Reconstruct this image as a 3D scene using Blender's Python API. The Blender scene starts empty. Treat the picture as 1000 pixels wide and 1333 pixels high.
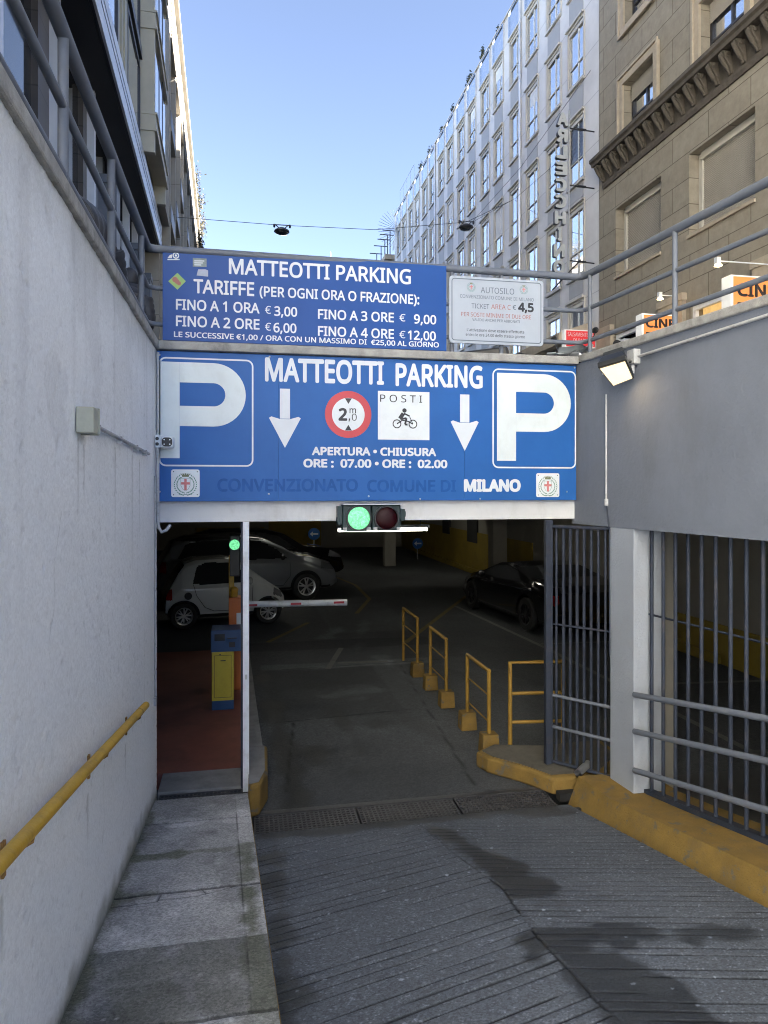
import bpy, bmesh, math, random, os
import numpy as np
from mathutils import Vector, Matrix
SC = bpy.context.scene
COL = SC.collection
R = math.radians
random.seed(7)

# ------------------------------------------------------------------ camera
F, HOR, EYE, YAW = 924.0, 635.0, 2.8, math.atan(185/924)
SN, CS = math.sin(YAW), math.cos(YAW)
cam = bpy.data.cameras.new('camera'); camo = bpy.data.objects.new('camera', cam); COL.objects.link(camo)
camo.location = (0, 0, EYE); camo.rotation_euler = (R(90), 0, -YAW)
cam.sensor_fit = 'HORIZONTAL'; cam.sensor_width = 36; cam.lens = F/1000*36
cam.shift_y = -(666.5-HOR)/1000; cam.clip_start = 0.05; cam.clip_end = 2000
SC.camera = camo
# ------------------------------------------------------------------ sky, sun, exposure
SUN_EL, SUN_AZ = 27, 120          # azimuth: from +y (down the street) towards +x
w = bpy.data.worlds.new('World'); SC.world = w; w.use_nodes = True
nt = w.node_tree; bg = nt.nodes['Background']
sky = nt.nodes.new('ShaderNodeTexSky'); sky.sky_type = 'NISHITA'; sky.sun_disc = False
sky.sun_elevation = R(SUN_EL); sky.sun_rotation = R(SUN_AZ); sky.altitude = 5500
sky.air_density = 0.75; sky.dust_density = 5.0; sky.ozone_density = 0.4
hs = nt.nodes.new('ShaderNodeHueSaturation'); hs.inputs['Saturation'].default_value = .86; hs.inputs['Value'].default_value = .84
nt.links.new(sky.outputs[0], hs.inputs['Color']); nt.links.new(hs.outputs[0], bg.inputs[0]); bg.inputs[1].default_value = 0.05
sl = bpy.data.lights.new('sun', 'SUN'); sl.energy = 5.0; sl.angle = R(0.5); sl.color = (1, .96, .90)
so = bpy.data.objects.new('sun', sl); COL.objects.link(so)
d = Vector((math.sin(R(SUN_AZ))*math.cos(R(SUN_EL)), math.cos(R(SUN_AZ))*math.cos(R(SUN_EL)), math.sin(R(SUN_EL))))
so.rotation_euler = d.to_track_quat('Z', 'Y').to_euler(); so.location = (30, 20, 40)
SC.view_settings.view_transform = 'Standard'; SC.view_settings.look = 'None'
SC.view_settings.exposure = 4.08; SC.view_settings.gamma = 1
SC.render.engine = 'CYCLES'
SC.cycles.filter_width = 1.05; SC.cycles.max_bounces = 8; SC.cycles.diffuse_bounces = 5; SC.cycles.glossy_bounces = 4
SC.cycles.use_denoising = True; SC.cycles.caustics_reflective = False; SC.cycles.caustics_refractive = False
SC.cycles.sample_clamp_indirect = 6

# ------------------------------------------------------------------ measuring helpers (photo pixel -> point on a real plane)
def ray(u, v):
    xr = (u-500)/F
    return SN+xr*CS, CS-xr*SN, (HOR-v)/F
def atY(u, v, y):
    r = ray(u, v); k = y/r[1]; return r[0]*k, EYE+r[2]*k
YP = 6.35                                     # the plane of the portal's signs
def WX(y): return 3.19+(6.3-y)*0.0913         # face of the right-hand wall
def RZ(y): return max(0.0, 0.15*(5.95-y))     # the ramp
def KZ(y): return 0.13+0.15*(6.4-y)           # the footpath

# ------------------------------------------------------------------ mesh builder
class MB:
    def __init__(s, xf=None): s.v = []; s.f = []; s.xf = xf
    def add(s, vs, fs):
        o = len(s.v); s.v += [tuple(p) for p in vs]; s.f += [tuple(i+o for i in f) for f in fs]; return s
    def box(s, x0, x1, y0, y1, z0, z1):
        return s.add([(x0,y0,z0),(x1,y0,z0),(x1,y1,z0),(x0,y1,z0),(x0,y0,z1),(x1,y0,z1),(x1,y1,z1),(x0,y1,z1)],
                     [(0,3,2,1),(4,5,6,7),(0,1,5,4),(1,2,6,5),(2,3,7,6),(3,0,4,7)])
    def hexa(s, b, t):                         # bottom quad, top quad (same winding, counter-clockwise from above)
        return s.add(list(b)+list(t), [(3,2,1,0),(4,5,6,7),(0,1,5,4),(1,2,6,5),(2,3,7,6),(3,0,4,7)])
    def quad(s, a, b, c, e): return s.add([a,b,c,e], [(0,1,2,3)])
    def poly(s, pts): return s.add(pts, [tuple(range(len(pts)))])
    def prism(s, pts, z0, z1):                 # plan polygon, ccw
        n = len(pts)
        return s.add([(x,y,z0) for x,y in pts]+[(x,y,z1) for x,y in pts],
                     [tuple(reversed(range(n))), tuple(range(n,2*n))]+[(i,(i+1)%n,(i+1)%n+n,i+n) for i in range(n)])
    def extrude(s, pts, off):                  # any planar polygon + offset vector
        n = len(pts); o = Vector(off)
        return s.add([tuple(p) for p in pts]+[tuple(Vector(p)+o) for p in pts],
                     [tuple(range(n)), tuple(reversed(range(n,2*n)))]+[(i,i+n,(i+1)%n+n,(i+1)%n) for i in range(n)])
    def tube(s, pts, r, n=10, cap=True):
        P = [Vector(p) for p in pts]; m = len(P); rings = []
        up = None
        for i, p in enumerate(P):
            t = (P[min(i+1,m-1)]-P[max(i-1,0)]).normalized()
            if up is None:
                up = Vector((0,0,1)) if abs(t.z) < .9 else Vector((1,0,0))
            a = t.cross(up)
            if a.length < 1e-4: a = t.cross(Vector((0,1,0)))
            a.normalize(); b = a.cross(t).normalized(); up = b
            rr = r[i] if isinstance(r, (list,tuple)) else r
            rings.append([p+rr*(math.cos(k*2*math.pi/n)*a+math.sin(k*2*math.pi/n)*b) for k in range(n)])
        vs = [q for g in rings for q in g]; fs = []
        for i in range(m-1):
            for k in range(n):
                fs.append((i*n+k, i*n+(k+1)%n, (i+1)*n+(k+1)%n, (i+1)*n+k))
        if cap: fs += [tuple(reversed(range(n))), tuple(range((m-1)*n, m*n))]
        return s.add(vs, fs)
    def lathe(s, prof, c, axis='z', n=24):     # prof: (radius, height) along the axis
        vs = []; fs = []
        for r, h in prof:
            for k in range(n):
                a = k*2*math.pi/n; p, q = r*math.cos(a), r*math.sin(a)
                vs.append({'z':(c[0]+p,c[1]+q,c[2]+h),'y':(c[0]+p,c[1]-h,c[2]+q),'x':(c[0]+h,c[1]+p,c[2]+q)}[axis])
        for i in range(len(prof)-1):
            for k in range(n): fs.append((i*n+k,i*n+(k+1)%n,(i+1)*n+(k+1)%n,(i+1)*n+k))
        return s.add(vs, fs)
    def ball(s, c, rx, ry, rz, n=12):
        vs = []; fs = []; m = n//2+1
        for i in range(m+1):
            t = -math.pi/2+math.pi*i/m
            for k in range(n):
                a = 2*math.pi*k/n
                vs.append((c[0]+rx*math.cos(t)*math.cos(a), c[1]+ry*math.cos(t)*math.sin(a), c[2]+rz*math.sin(t)))
        for i in range(m):
            for k in range(n): fs.append((i*n+k,i*n+(k+1)%n,(i+1)*n+(k+1)%n,(i+1)*n+k))
        return s.add(vs, fs)
    def build(s, name, mat, parent=None, bevel=0, smooth=False, seg=2):
        me = bpy.data.meshes.new(name)
        vs = [tuple(s.xf @ Vector(p)) for p in s.v] if s.xf else s.v
        me.from_pydata(vs, [], s.f); me.materials.append(mat)
        if bevel or smooth:
            bm = bmesh.new(); bm.from_mesh(me)
            if bevel:
                bmesh.ops.recalc_face_normals(bm, faces=bm.faces)
                es = [e for e in bm.edges if len(e.link_faces) == 2 and e.calc_face_angle() > .5]
                bmesh.ops.bevel(bm, geom=es, offset=bevel, segments=seg, affect='EDGES', clamp_overlap=True, profile=.5)
            if smooth:
                bmesh.ops.remove_doubles(bm, verts=bm.verts, dist=1e-5)
                for f in bm.faces: f.smooth = True
                for e in bm.edges:
                    if len(e.link_faces) == 2 and e.calc_face_angle(0) > .7: e.smooth = False
            bm.to_mesh(me); bm.free()
        return link(bpy.data.objects.new(name, me), parent)
def link(o, parent=None):
    COL.objects.link(o)
    if parent is not None:
        o.parent = parent
        o.matrix_parent_inverse = ROOTINV.get(parent.name, Matrix.Identity(4))
    return o
ROOTINV = {}
def tag(o, label=None, cat=None, group=None, kind=None):
    if label: o['label'] = label
    if cat: o['category'] = cat
    if group: o['group'] = group
    if kind: o['kind'] = kind
    return o
def thing(name, label, cat, loc=(0,0,0), group=None, local=False):
    o = bpy.data.objects.new(name, None); COL.objects.link(o); o.empty_display_size = .1
    o.location = loc
    if not local: ROOTINV[o.name] = Matrix.Translation(-Vector(loc))
    return tag(o, label, cat, group)
def struct(mb, name, mat, **k):
    return tag(mb.build(name, mat, **k), kind='structure')
def kids(o): return [c for c in bpy.data.objects if c.parent == o]
def hang(o, parent):                            # a copy of o under parent, keeping its offset
    c = o.copy(); COL.objects.link(c); m = o.matrix_parent_inverse.copy(); c.parent = parent; c.matrix_parent_inverse = m
    return c
def dup(root, label=None, loc=None, rotz=None):
    r = root.copy(); COL.objects.link(r)
    if loc is not None: r.location = loc
    if rotz is not None: r.rotation_euler = (0,0,rotz)
    if label: r['label'] = label
    for ch in kids(root):
        c = hang(ch, r)
        for g in kids(ch): hang(g, c)
    return r
def dup_part(o, off):                           # a copied part (with its sub-parts), moved along its building
    ks = kids(o); c = hang(o, o.parent); c.location = o.location+Vector(off)
    for g in ks: hang(g, c)
    return c

# ------------------------------------------------------------------ materials
def N(nt, typ, **k):
    n = nt.nodes.new(typ)
    for a, b in k.items():
        if a == 'ins':
            for i, v in b.items(): n.inputs[i].default_value = v
        else: setattr(n, a, b)
    return n
def M(name, col, rough=.6, metal=0, var=.12, vs=2.5, bump=0, bs=60, spec=.5, grime=0, gcol=(.05,.045,.04), gs=1.2, streak=0, chip=None, emit=None, es=1, coat=0):
    m = bpy.data.materials.new(name); m.use_nodes = True; nt = m.node_tree; L = nt.links
    p = nt.nodes['Principled BSDF']
    p.inputs['Roughness'].default_value = rough; p.inputs['Metallic'].default_value = metal
    p.inputs['Specular IOR Level'].default_value = spec
    if coat: p.inputs['Coat Weight'].default_value = coat; p.inputs['Coat Roughness'].default_value = .04
    tc = N(nt, 'ShaderNodeTexCoord'); c = None
    n1 = N(nt, 'ShaderNodeTexNoise', ins={'Scale': vs if vs < 101 or not emit else 48.0, 'Detail': 6.0, 'Roughness': .65}); L.new(tc.outputs['Object'], n1.inputs['Vector'])
    mx = N(nt, 'ShaderNodeMix', data_type='RGBA')
    mr = N(nt, 'ShaderNodeMapRange', ins={'From Min': .3, 'From Max': .7}); L.new(n1.outputs[0], mr.inputs[0])
    L.new(mr.outputs[0], mx.inputs[0])
    mx.inputs[6].default_value = (*[x*(1-var) for x in col], 1); mx.inputs[7].default_value = (*[min(1, x*(1+var)) for x in col], 1)
    out = mx.outputs[2]
    if grime:
        mp = N(nt, 'ShaderNodeMapping'); mp.inputs['Scale'].default_value = (1, 1, 1-.85*streak)
        L.new(tc.outputs['Object'], mp.inputs[0])
        n2 = N(nt, 'ShaderNodeTexNoise', ins={'Scale': gs*(1+2*streak), 'Detail': 9.0, 'Roughness': .7}); L.new(mp.outputs[0], n2.inputs['Vector'])
        m2 = N(nt, 'ShaderNodeMapRange', ins={'From Min': .5, 'From Max': .72, 'To Max': grime}); L.new(n2.outputs[0], m2.inputs[0])
        g = N(nt, 'ShaderNodeMix', data_type='RGBA'); L.new(m2.outputs[0], g.inputs[0]); L.new(out, g.inputs[6])
        g.inputs[7].default_value = (*gcol, 1); out = g.outputs[2]
    if chip:                                     # flaked paint: (scale, threshold, colour below)
        n4 = N(nt, 'ShaderNodeTexNoise', ins={'Scale': chip[0], 'Detail': 8.0, 'Roughness': .68}); L.new(tc.outputs['Object'], n4.inputs['Vector'])
        m4 = N(nt, 'ShaderNodeMapRange', ins={'From Min': chip[1], 'From Max': chip[1]+.025, 'To Max': .9}); L.new(n4.outputs[0], m4.inputs[0])
        g4 = N(nt, 'ShaderNodeMix', data_type='RGBA'); L.new(m4.outputs[0], g4.inputs[0]); L.new(out, g4.inputs[6]); g4.inputs[7].default_value = (*chip[2], 1); out = g4.outputs[2]
    L.new(out, p.inputs['Base Color'])
    if bump:
        n3 = N(nt, 'ShaderNodeTexNoise', ins={'Scale': bs, 'Detail': 5.0, 'Roughness': .6}); L.new(tc.outputs['Object'], n3.inputs['Vector'])
        b = N(nt, 'ShaderNodeBump', ins={'Strength': min(1, bump), 'Distance': .01*max(1, bump)}); L.new(n3.outputs[0], b.inputs['Height'])
        L.new(b.outputs[0], p.inputs['Normal'])
    if emit:
        p.inputs['Emission Color'].default_value = (*emit, 1)
        if vs > 100: L.new(out, p.inputs['Emission Color'])
        p.inputs['Emission Strength'].default_value = es
    return m
def brick(m, col2, mortar, bw, bh, ms=.012, axes='yz', off=.5, mix=.5):     # ashlar / slab joints on a wall
    nt = m.node_tree; L = nt.links; p = nt.nodes['Principled BSDF']
    src = p.inputs['Base Color'].links[0].from_socket
    tc = N(nt, 'ShaderNodeTexCoord'); sp = N(nt, 'ShaderNodeSeparateXYZ'); cb = N(nt, 'ShaderNodeCombineXYZ')
    L.new(tc.outputs['Object'], sp.inputs[0])
    L.new(sp.outputs['XYZ'.index(axes[0].upper())], cb.inputs[0]); L.new(sp.outputs['XYZ'.index(axes[1].upper())], cb.inputs[1])
    b = N(nt, 'ShaderNodeTexBrick', offset=off, ins={'Scale': 1.0, 'Mortar Size': ms, 'Mortar Smooth': .2, 'Brick Width': bw, 'Row Height': bh, 'Bias': 0.0})
    b.inputs['Color1'].default_value = (1,1,1,1); b.inputs['Color2'].default_value = (*col2, 1); b.inputs['Mortar'].default_value = (*mortar, 1)
    L.new(cb.outputs[0], b.inputs[0])
    mm = N(nt, 'ShaderNodeMix', data_type='RGBA', blend_type='MULTIPLY'); mm.inputs[0].default_value = 1
    L.new(src, mm.inputs[6]); L.new(b.outputs[0], mm.inputs[7]); L.new(mm.outputs[2], p.inputs['Base Color'])
    return m
def attr_mat(name, rough=.85, grit=(95.0, .72, 1.25), bs=.55):                   # colour + roughness written per vertex for worn ground
    m = bpy.data.materials.new(name); m.use_nodes = True; nt = m.node_tree; L = nt.links; p = nt.nodes['Principled BSDF']
    a = N(nt, 'ShaderNodeAttribute', attribute_name='wear'); tc = N(nt, 'ShaderNodeTexCoord')
    r = N(nt, 'ShaderNodeAttribute', attribute_name='wet')
    n = N(nt, 'ShaderNodeTexNoise', ins={'Scale': 260.0, 'Detail': 3.0}); L.new(tc.outputs['Object'], n.inputs['Vector'])
    v = N(nt, 'ShaderNodeTexVoronoi', ins={'Scale': grit[0]}); L.new(tc.outputs['Object'], v.inputs['Vector'])
    sx = N(nt, 'ShaderNodeSeparateColor'); L.new(v.outputs['Color'], sx.inputs[0])
    mr = N(nt, 'ShaderNodeMapRange', ins={'From Min': .0, 'From Max': 1.0, 'To Min': grit[1], 'To Max': grit[2]}); L.new(sx.outputs[0], mr.inputs[0])
    m1 = N(nt, 'ShaderNodeMapRange', ins={'From Min': .3, 'From Max': .7, 'To Min': 1-.8*(1-grit[1]), 'To Max': 1+.8*(grit[2]-1)}); L.new(n.outputs[0], m1.inputs[0])
    mu = N(nt, 'ShaderNodeMath', operation='MULTIPLY'); L.new(mr.outputs[0], mu.inputs[0]); L.new(m1.outputs[0], mu.inputs[1])
    vm = N(nt, 'ShaderNodeVectorMath', operation='SCALE'); L.new(a.outputs['Color'], vm.inputs[0]); L.new(mu.outputs[0], vm.inputs['Scale'])
    L.new(vm.outputs[0], p.inputs['Base Color'])
    rr = N(nt, 'ShaderNodeMapRange', ins={'To Min': rough, 'To Max': .42}); L.new(r.outputs['Fac'], rr.inputs[0]); L.new(rr.outputs[0], p.inputs['Roughness'])
    b = N(nt, 'ShaderNodeBump', ins={'Strength': bs, 'Distance': .006}); L.new(sx.outputs[0], b.inputs['Height']); L.new(b.outputs[0], p.inputs['Normal'])
    p.inputs['Specular IOR Level'].default_value = .35
    return m

MT = {}
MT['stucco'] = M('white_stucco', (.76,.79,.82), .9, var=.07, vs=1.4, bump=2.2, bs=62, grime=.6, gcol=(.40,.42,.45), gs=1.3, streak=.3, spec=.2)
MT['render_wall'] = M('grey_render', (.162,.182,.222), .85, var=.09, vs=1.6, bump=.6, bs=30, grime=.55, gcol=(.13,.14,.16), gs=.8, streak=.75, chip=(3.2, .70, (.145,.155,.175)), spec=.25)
MT['pillar'] = M('pillar_paint', (.31,.34,.39), .7, var=.05, vs=2, bump=.5, bs=50, grime=.35, gcol=(.3,.3,.3), gs=3)
MT['coping'] = M('coping_stone', (.33,.325,.31), .9, var=.22, vs=9, bump=.6, bs=90, grime=.7, gcol=(.08,.08,.075), gs=5)
MT['beam'] = M('beam_paint', (.60,.61,.62), .6, var=.05, vs=3, grime=.4, gcol=(.33,.32,.31), gs=2, streak=.6, bump=.15, bs=30)
MT['rail'] = M('rail_grey_paint', (.125,.142,.175), .5, spec=.35, var=.08, vs=6, grime=.35, gcol=(.2,.19,.18), gs=8)
MT['gate'] = M('gate_blue_grey', (.028,.036,.056), .6, spec=.25, var=.1, vs=6, grime=.4, gcol=(.1,.08,.07), gs=9)
MT['white_post'] = M('white_post_paint', (.68,.71,.76), .45, chip=(10, .68, (.25,.26,.28)), var=.05, vs=5, grime=.5, gcol=(.35,.33,.32), gs=9)
MT['yellow'] = M('yellow_paint', (.55,.33,.03), .5, chip=(16, .66, (.25,.17,.08)), var=.1, vs=6, grime=.45, gcol=(.22,.13,.04), gs=7, bump=.25, bs=50)
MT['yellow_kerb'] = M('worn_yellow_kerb', (.21,.13,.028), .8, chip=(9, .59, (.12,.105,.08)), var=.18, vs=5, grime=.75, gcol=(.13,.095,.05), gs=4.5, bump=.9, bs=70)
MT['yellow_shaded'] = M('shaded_yellow_paint', (.27,.16,.02), .55, chip=(14, .63, (.08,.05,.03)), var=.15, vs=6, grime=.5, gcol=(.16,.09,.02), gs=7)  # the handrail yellow darkened: hall gloom put into the guards' colour
MT['rust'] = M('rusty_yellow', (.33,.18,.05), .7, var=.2, vs=20, grime=.6, gcol=(.12,.05,.02), gs=20)
MT['blue_sign'] = M('blue_sign_enamel', (.020,.108,.355), .45, spec=.25, var=.07, vs=2.2, grime=.2, gcol=(.035,.14,.40), gs=2.0, streak=.5)
MT['blue_tariff'] = M('dark_blue_enamel', (.011,.066,.27), .42, spec=.25, var=.05, vs=2, grime=.15, gcol=(.03,.08,.28), gs=2.5)
MT['faint_blue'] = M('ghost_letter_blue', (.013,.084,.295), .5, spec=.2, var=.15, vs=12)
MT['letter'] = M('white_vinyl', (.62,.66,.71), .5, var=.04, vs=8, grime=.25, gcol=(.5,.52,.55), gs=6)
MT['pwhite'] = M('aged_white_vinyl', (.62,.68,.70), .5, var=.06, vs=3, grime=.35, gcol=(.45,.5,.5), gs=5, streak=.4)
MT['plate'] = M('white_plate', (.66,.70,.73), .4, var=.04, vs=5, grime=.25, gcol=(.4,.42,.42), gs=7)
MT['board_white'] = M('greyish_white_board', (.34,.38,.44), .45, var=.05, vs=4, grime=.3, gcol=(.36,.39,.43), gs=5)
MT['sign_grey'] = M('sign_letter_grey', (.42,.44,.45), .5, var=.08)
MT['ink'] = M('black_ink', (.02,.02,.025), .5)
MT['ink_grey'] = M('dark_grey_ink', (.10,.12,.15), .5)
MT['ink_red'] = M('red_ink', (.34,.12,.10), .5)
MT['red_ring'] = M('red_sign_paint', (.5,.035,.04), .4, var=.06)
MT['wreath'] = M('wreath_green_ink', (.10,.22,.18), .6, var=.3, vs=90)
MT['crown'] = M('crown_olive_ink', (.16,.18,.10), .6, var=.3, vs=90)
MT['cross'] = M('cross_red_ink', (.55,.18,.18), .6, var=.2, vs=60)
MT['asphalt'] = attr_mat('worn_ramp_asphalt', .8)
MT['plaster'] = attr_mat('rough_plaster', .92, (85.0, .94, 1.06), .45)
MT['pathcon'] = attr_mat('worn_path_concrete', .9)
MT['floor'] = M('garage_floor_asphalt', (.040,.042,.045), .55, var=.3, vs=.9, grime=.7, gcol=(.014,.014,.015), gs=.55, bump=.25, bs=80, spec=.45)
MT['redfloor'] = M('red_brown_floor', (.20,.068,.05), .7, var=.15, vs=2, grime=.5, gcol=(.05,.025,.02), gs=1.5, bump=.2, bs=120)
MT['concrete'] = M('grey_concrete', (.20,.20,.20), .9, var=.2, vs=5, bump=.6, bs=70, grime=.5, gcol=(.08,.08,.075), gs=4)
MT['dirty_slab'] = M('dirty_brown_slab', (.10,.092,.075), .9, var=.25, vs=6, bump=.6, bs=70, grime=.5, gcol=(.05,.045,.04), gs=5)
MT['grate'] = M('cast_iron_grate', (.085,.085,.09), .5, metal=.5, var=.2, vs=12, bump=.3)
MT['pit'] = M('drain_pit', (.01,.01,.01), .9)
MT['black'] = M('black_plastic', (.016,.017,.018), .4)
MT['dgreen'] = M('dark_green_housing', (.012,.03,.03), .4)
MT['steel'] = M('galvanised_steel', (.45,.46,.47), .35, metal=.8, var=.1, vs=8)
MT['conduit'] = M('grey_conduit', (.42,.43,.44), .55, var=.1, vs=9, grime=.6, gcol=(.15,.14,.13), gs=22)
MT['jbox'] = M('cream_box', (.42,.42,.33), .6, var=.08, vs=9, grime=.3, gcol=(.2,.2,.15), gs=12)
MT['green_lens'] = M('lit_green_lens', (.16,.78,.29), .25, emit=(.13,.80,.25), es=.078, var=.6, vs=101, bump=.6, bs=260)
MT['red_lens'] = M('unlit_red_lens', (.022,.002,.004), .35, spec=.2, var=.3, vs=160, bump=.3, bs=260)
MT['tube_glow'] = M('fluorescent_tube', (.8,.8,.75), .4, emit=(1,.95,.80), es=2.2)
MT['flood_glow'] = M('floodlight_lens', (.8,.7,.5), .2, emit=(1,.72,.40), es=.10)
MT['spot_glow'] = M('spot_lens', (.8,.7,.5), .2, emit=(1,.70,.35), es=2.2)
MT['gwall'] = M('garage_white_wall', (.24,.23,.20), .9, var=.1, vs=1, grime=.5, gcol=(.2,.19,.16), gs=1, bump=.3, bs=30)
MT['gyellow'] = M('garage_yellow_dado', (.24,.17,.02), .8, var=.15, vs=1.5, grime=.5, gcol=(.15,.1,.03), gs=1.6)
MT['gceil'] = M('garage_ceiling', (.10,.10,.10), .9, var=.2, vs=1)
MT['dark'] = M('recess_shade', (.02,.02,.022), .8)
MT['line_yellow'] = M('worn_yellow_line', (.17,.125,.045), .8, var=.3, vs=6, grime=.8, gcol=(.05,.05,.045), gs=6)
MT['line_white'] = M('worn_white_line', (.17,.17,.165), .8, var=.3, vs=6, grime=.8, gcol=(.05,.05,.05), gs=6)
MT['booth_yellow'] = M('booth_yellow', (.50,.40,.04), .45, var=.06, vs=4, grime=.3, gcol=(.3,.22,.03), gs=7)
MT['booth_blue'] = M('booth_blue', (.015,.06,.17), .4, var=.08)
MT['orange'] = M('orange_paint', (.55,.14,.02), .5, var=.1, vs=9, grime=.4, gcol=(.25,.08,.03), gs=9)
# buildings
MT['brown_stone'] = brick(M('brown_travertine', (.28,.253,.205), .85, var=.14, vs=5, grime=.35, gcol=(.25,.21,.16), gs=1.1, streak=.5, bump=.4, bs=50, spec=.2), (.92,.91,.9), (.45,.43,.4), 1.25, .56, .010)
MT['brown_trim'] = M('brown_stone_trim', (.38,.325,.25), .85, var=.12, vs=6, grime=.3, gcol=(.22,.19,.15), gs=2, bump=.3, bs=50)
MT['cornice'] = M('sooty_cornice', (.085,.073,.06), .9, var=.25, vs=7, grime=.6, gcol=(.05,.045,.04), gs=4, bump=.4, bs=40)
MT['shutter'] = M('shutter_slats', (.36,.34,.30), .6, var=.06, vs=3)
MT['grey_stone'] = brick(M('pale_grey_marble', (.60,.585,.57), .45, var=.1, vs=1.2, grime=.3, gcol=(.46,.45,.44), gs=1.0, spec=.4), (.93,.93,.94), (.6,.6,.6), 1.6, 1.36, .012, off=0)
MT['grey_frame'] = M('champagne_frame', (.46,.44,.40), .45, var=.06, vs=3)
MT['spandrel'] = M('spandrel_panel', (.33,.33,.33), .5, var=.06, vs=3)
MT['win_glass'] = M('coated_window_glass', (.74,.77,.80), .03, metal=.92, var=.03, vs=.4)
MT['dark_glass'] = M('dark_shop_glass', (.03,.032,.036), .05, spec=.8, var=.2, vs=.8)
MT['curtain'] = M('white_curtain', (.62,.64,.66), .8)
MT['cream'] = M('cream_stucco', (.66,.62,.54), .9, var=.06, vs=1)
MT['olive'] = M('olive_metal_panel', (.36,.34,.25), .45, var=.1, vs=2.5, grime=.3, gcol=(.22,.20,.14), gs=2, streak=.6)
MT['olive_l'] = M('pale_olive_panel', (.46,.44,.36), .5, var=.08, vs=2.5)
MT['lime'] = brick(M('pale_limestone', (.36,.335,.29), .85, var=.1, vs=2, grime=.35, gcol=(.25,.23,.2), gs=1.3, streak=.5), (.94,.93,.92), (.55,.53,.5), 3, .95, .010, off=0)
MT['silver'] = M('satin_silver', (.62,.64,.68), .35, metal=.4, var=.05, vs=3)
MT['gun'] = M('dark_bronze', (.035,.035,.04), .4, metal=.3)
MT['brownpanel'] = brick(M('brown_shop_panel', (.06,.05,.045), .5, var=.15, vs=2), (.9,.9,.9), (.3,.3,.3), 1.4, .45, .01)
MT['leaf'] = M('roof_plant_leaf', (.045,.055,.028), .6, var=.4, vs=6)
MT['leafdry'] = M('dry_plant_leaf', (.036,.030,.009), .6, var=.4, vs=4)
MT['orange_sign'] = M('orange_lightbox', (.65,.22,.06), .5, emit=(.9,.30,.09), es=.035)
MT['lb_white'] = M('lightbox_side', (.7,.7,.68), .5, emit=(1,.98,.92), es=.02)
MT['red_sign'] = M('red_shop_sign', (.55,.03,.04), .4, emit=(.8,.05,.05), es=.03)
MT['lit_room'] = M('lit_shop_interior', (.45,.33,.16), .7, emit=(1,.62,.22), es=.05, var=.3, vs=3)
MT['pave'] = brick(M('street_paving', (.20,.195,.19), .8, var=.2, vs=3), (.9,.9,.9), (.5,.5,.5), 1, .5, .01, axes='xy')
MT['tarmac'] = M('street_asphalt', (.055,.055,.057), .8, var=.2, vs=2, bump=.3, bs=90)

# ------------------------------------------------------------------ numpy noise
def vnoise(x, y, s=0):
    xi = np.floor(x).astype(np.int64); yi = np.floor(y).astype(np.int64); fx = x-xi; fy = y-yi
    fx = fx*fx*(3-2*fx); fy = fy*fy*(3-2*fy)
    def h(a, b):
        n = (a*374761393+b*668265263+s*1442695041) & 0x7fffffff
        n = ((n ^ (n >> 13))*1274126177) & 0x7fffffff
        return ((n ^ (n >> 16)) & 0xffff)/65535.0
    return (h(xi,yi)*(1-fx)+h(xi+1,yi)*fx)*(1-fy)+(h(xi,yi+1)*(1-fx)+h(xi+1,yi+1)*fx)*fy
def fbm(x, y, s=0, o=5):
    t = 0; a = .5
    for i in range(o): t = t+a*vnoise(x, y, s+i*17); x = x*2.03; y = y*2.03; a *= .5
    return t
def seg(x, y, a, b):
    ax, ay = a; bx, by = b; dx, dy = bx-ax, by-ay
    t = np.clip(((x-ax)*dx+(y-ay)*dy)/(dx*dx+dy*dy), 0, 1)
    return np.hypot(x-ax-t*dx, y-ay-t*dy), t
def sm(a, b, x):
    t = np.clip((x-a)/(b-a), 0, 1); return t*t*(3-2*t)
def grid_obj(name, X, Y, Z, col, wet, mat):
    n, m = X.shape; me = bpy.data.meshes.new(name)
    V = np.stack([X,Y,Z],-1).reshape(-1,3)
    idx = np.arange(n*m).reshape(n,m)
    Fq = np.stack([idx[:-1,:-1],idx[:-1,1:],idx[1:,1:],idx[1:,:-1]],-1).reshape(-1,4)
    me.vertices.add(len(V)); me.vertices.foreach_set('co', V.ravel().astype(np.float32)); q = len(Fq); me.loops.add(q*4); me.polygons.add(q)
    me.loops.foreach_set('vertex_index', Fq.ravel().astype(np.int32)); me.polygons.foreach_set('loop_start', np.arange(0, q*4, 4, dtype=np.int32)); me.update(calc_edges=True)
    a = me.attributes.new('wear','FLOAT_COLOR','POINT'); a.data.foreach_set('color', np.concatenate([col.reshape(-1,3), np.ones((n*m,1))],1).ravel().astype(np.float32))
    b = me.attributes.new('wet','FLOAT','POINT'); b.data.foreach_set('value', wet.ravel().astype(np.float32))
    me.materials.append(mat); me.polygons.foreach_set('use_smooth', [True]*len(me.polygons))
    o = bpy.data.objects.new(name, me); COL.objects.link(o); return o

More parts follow.
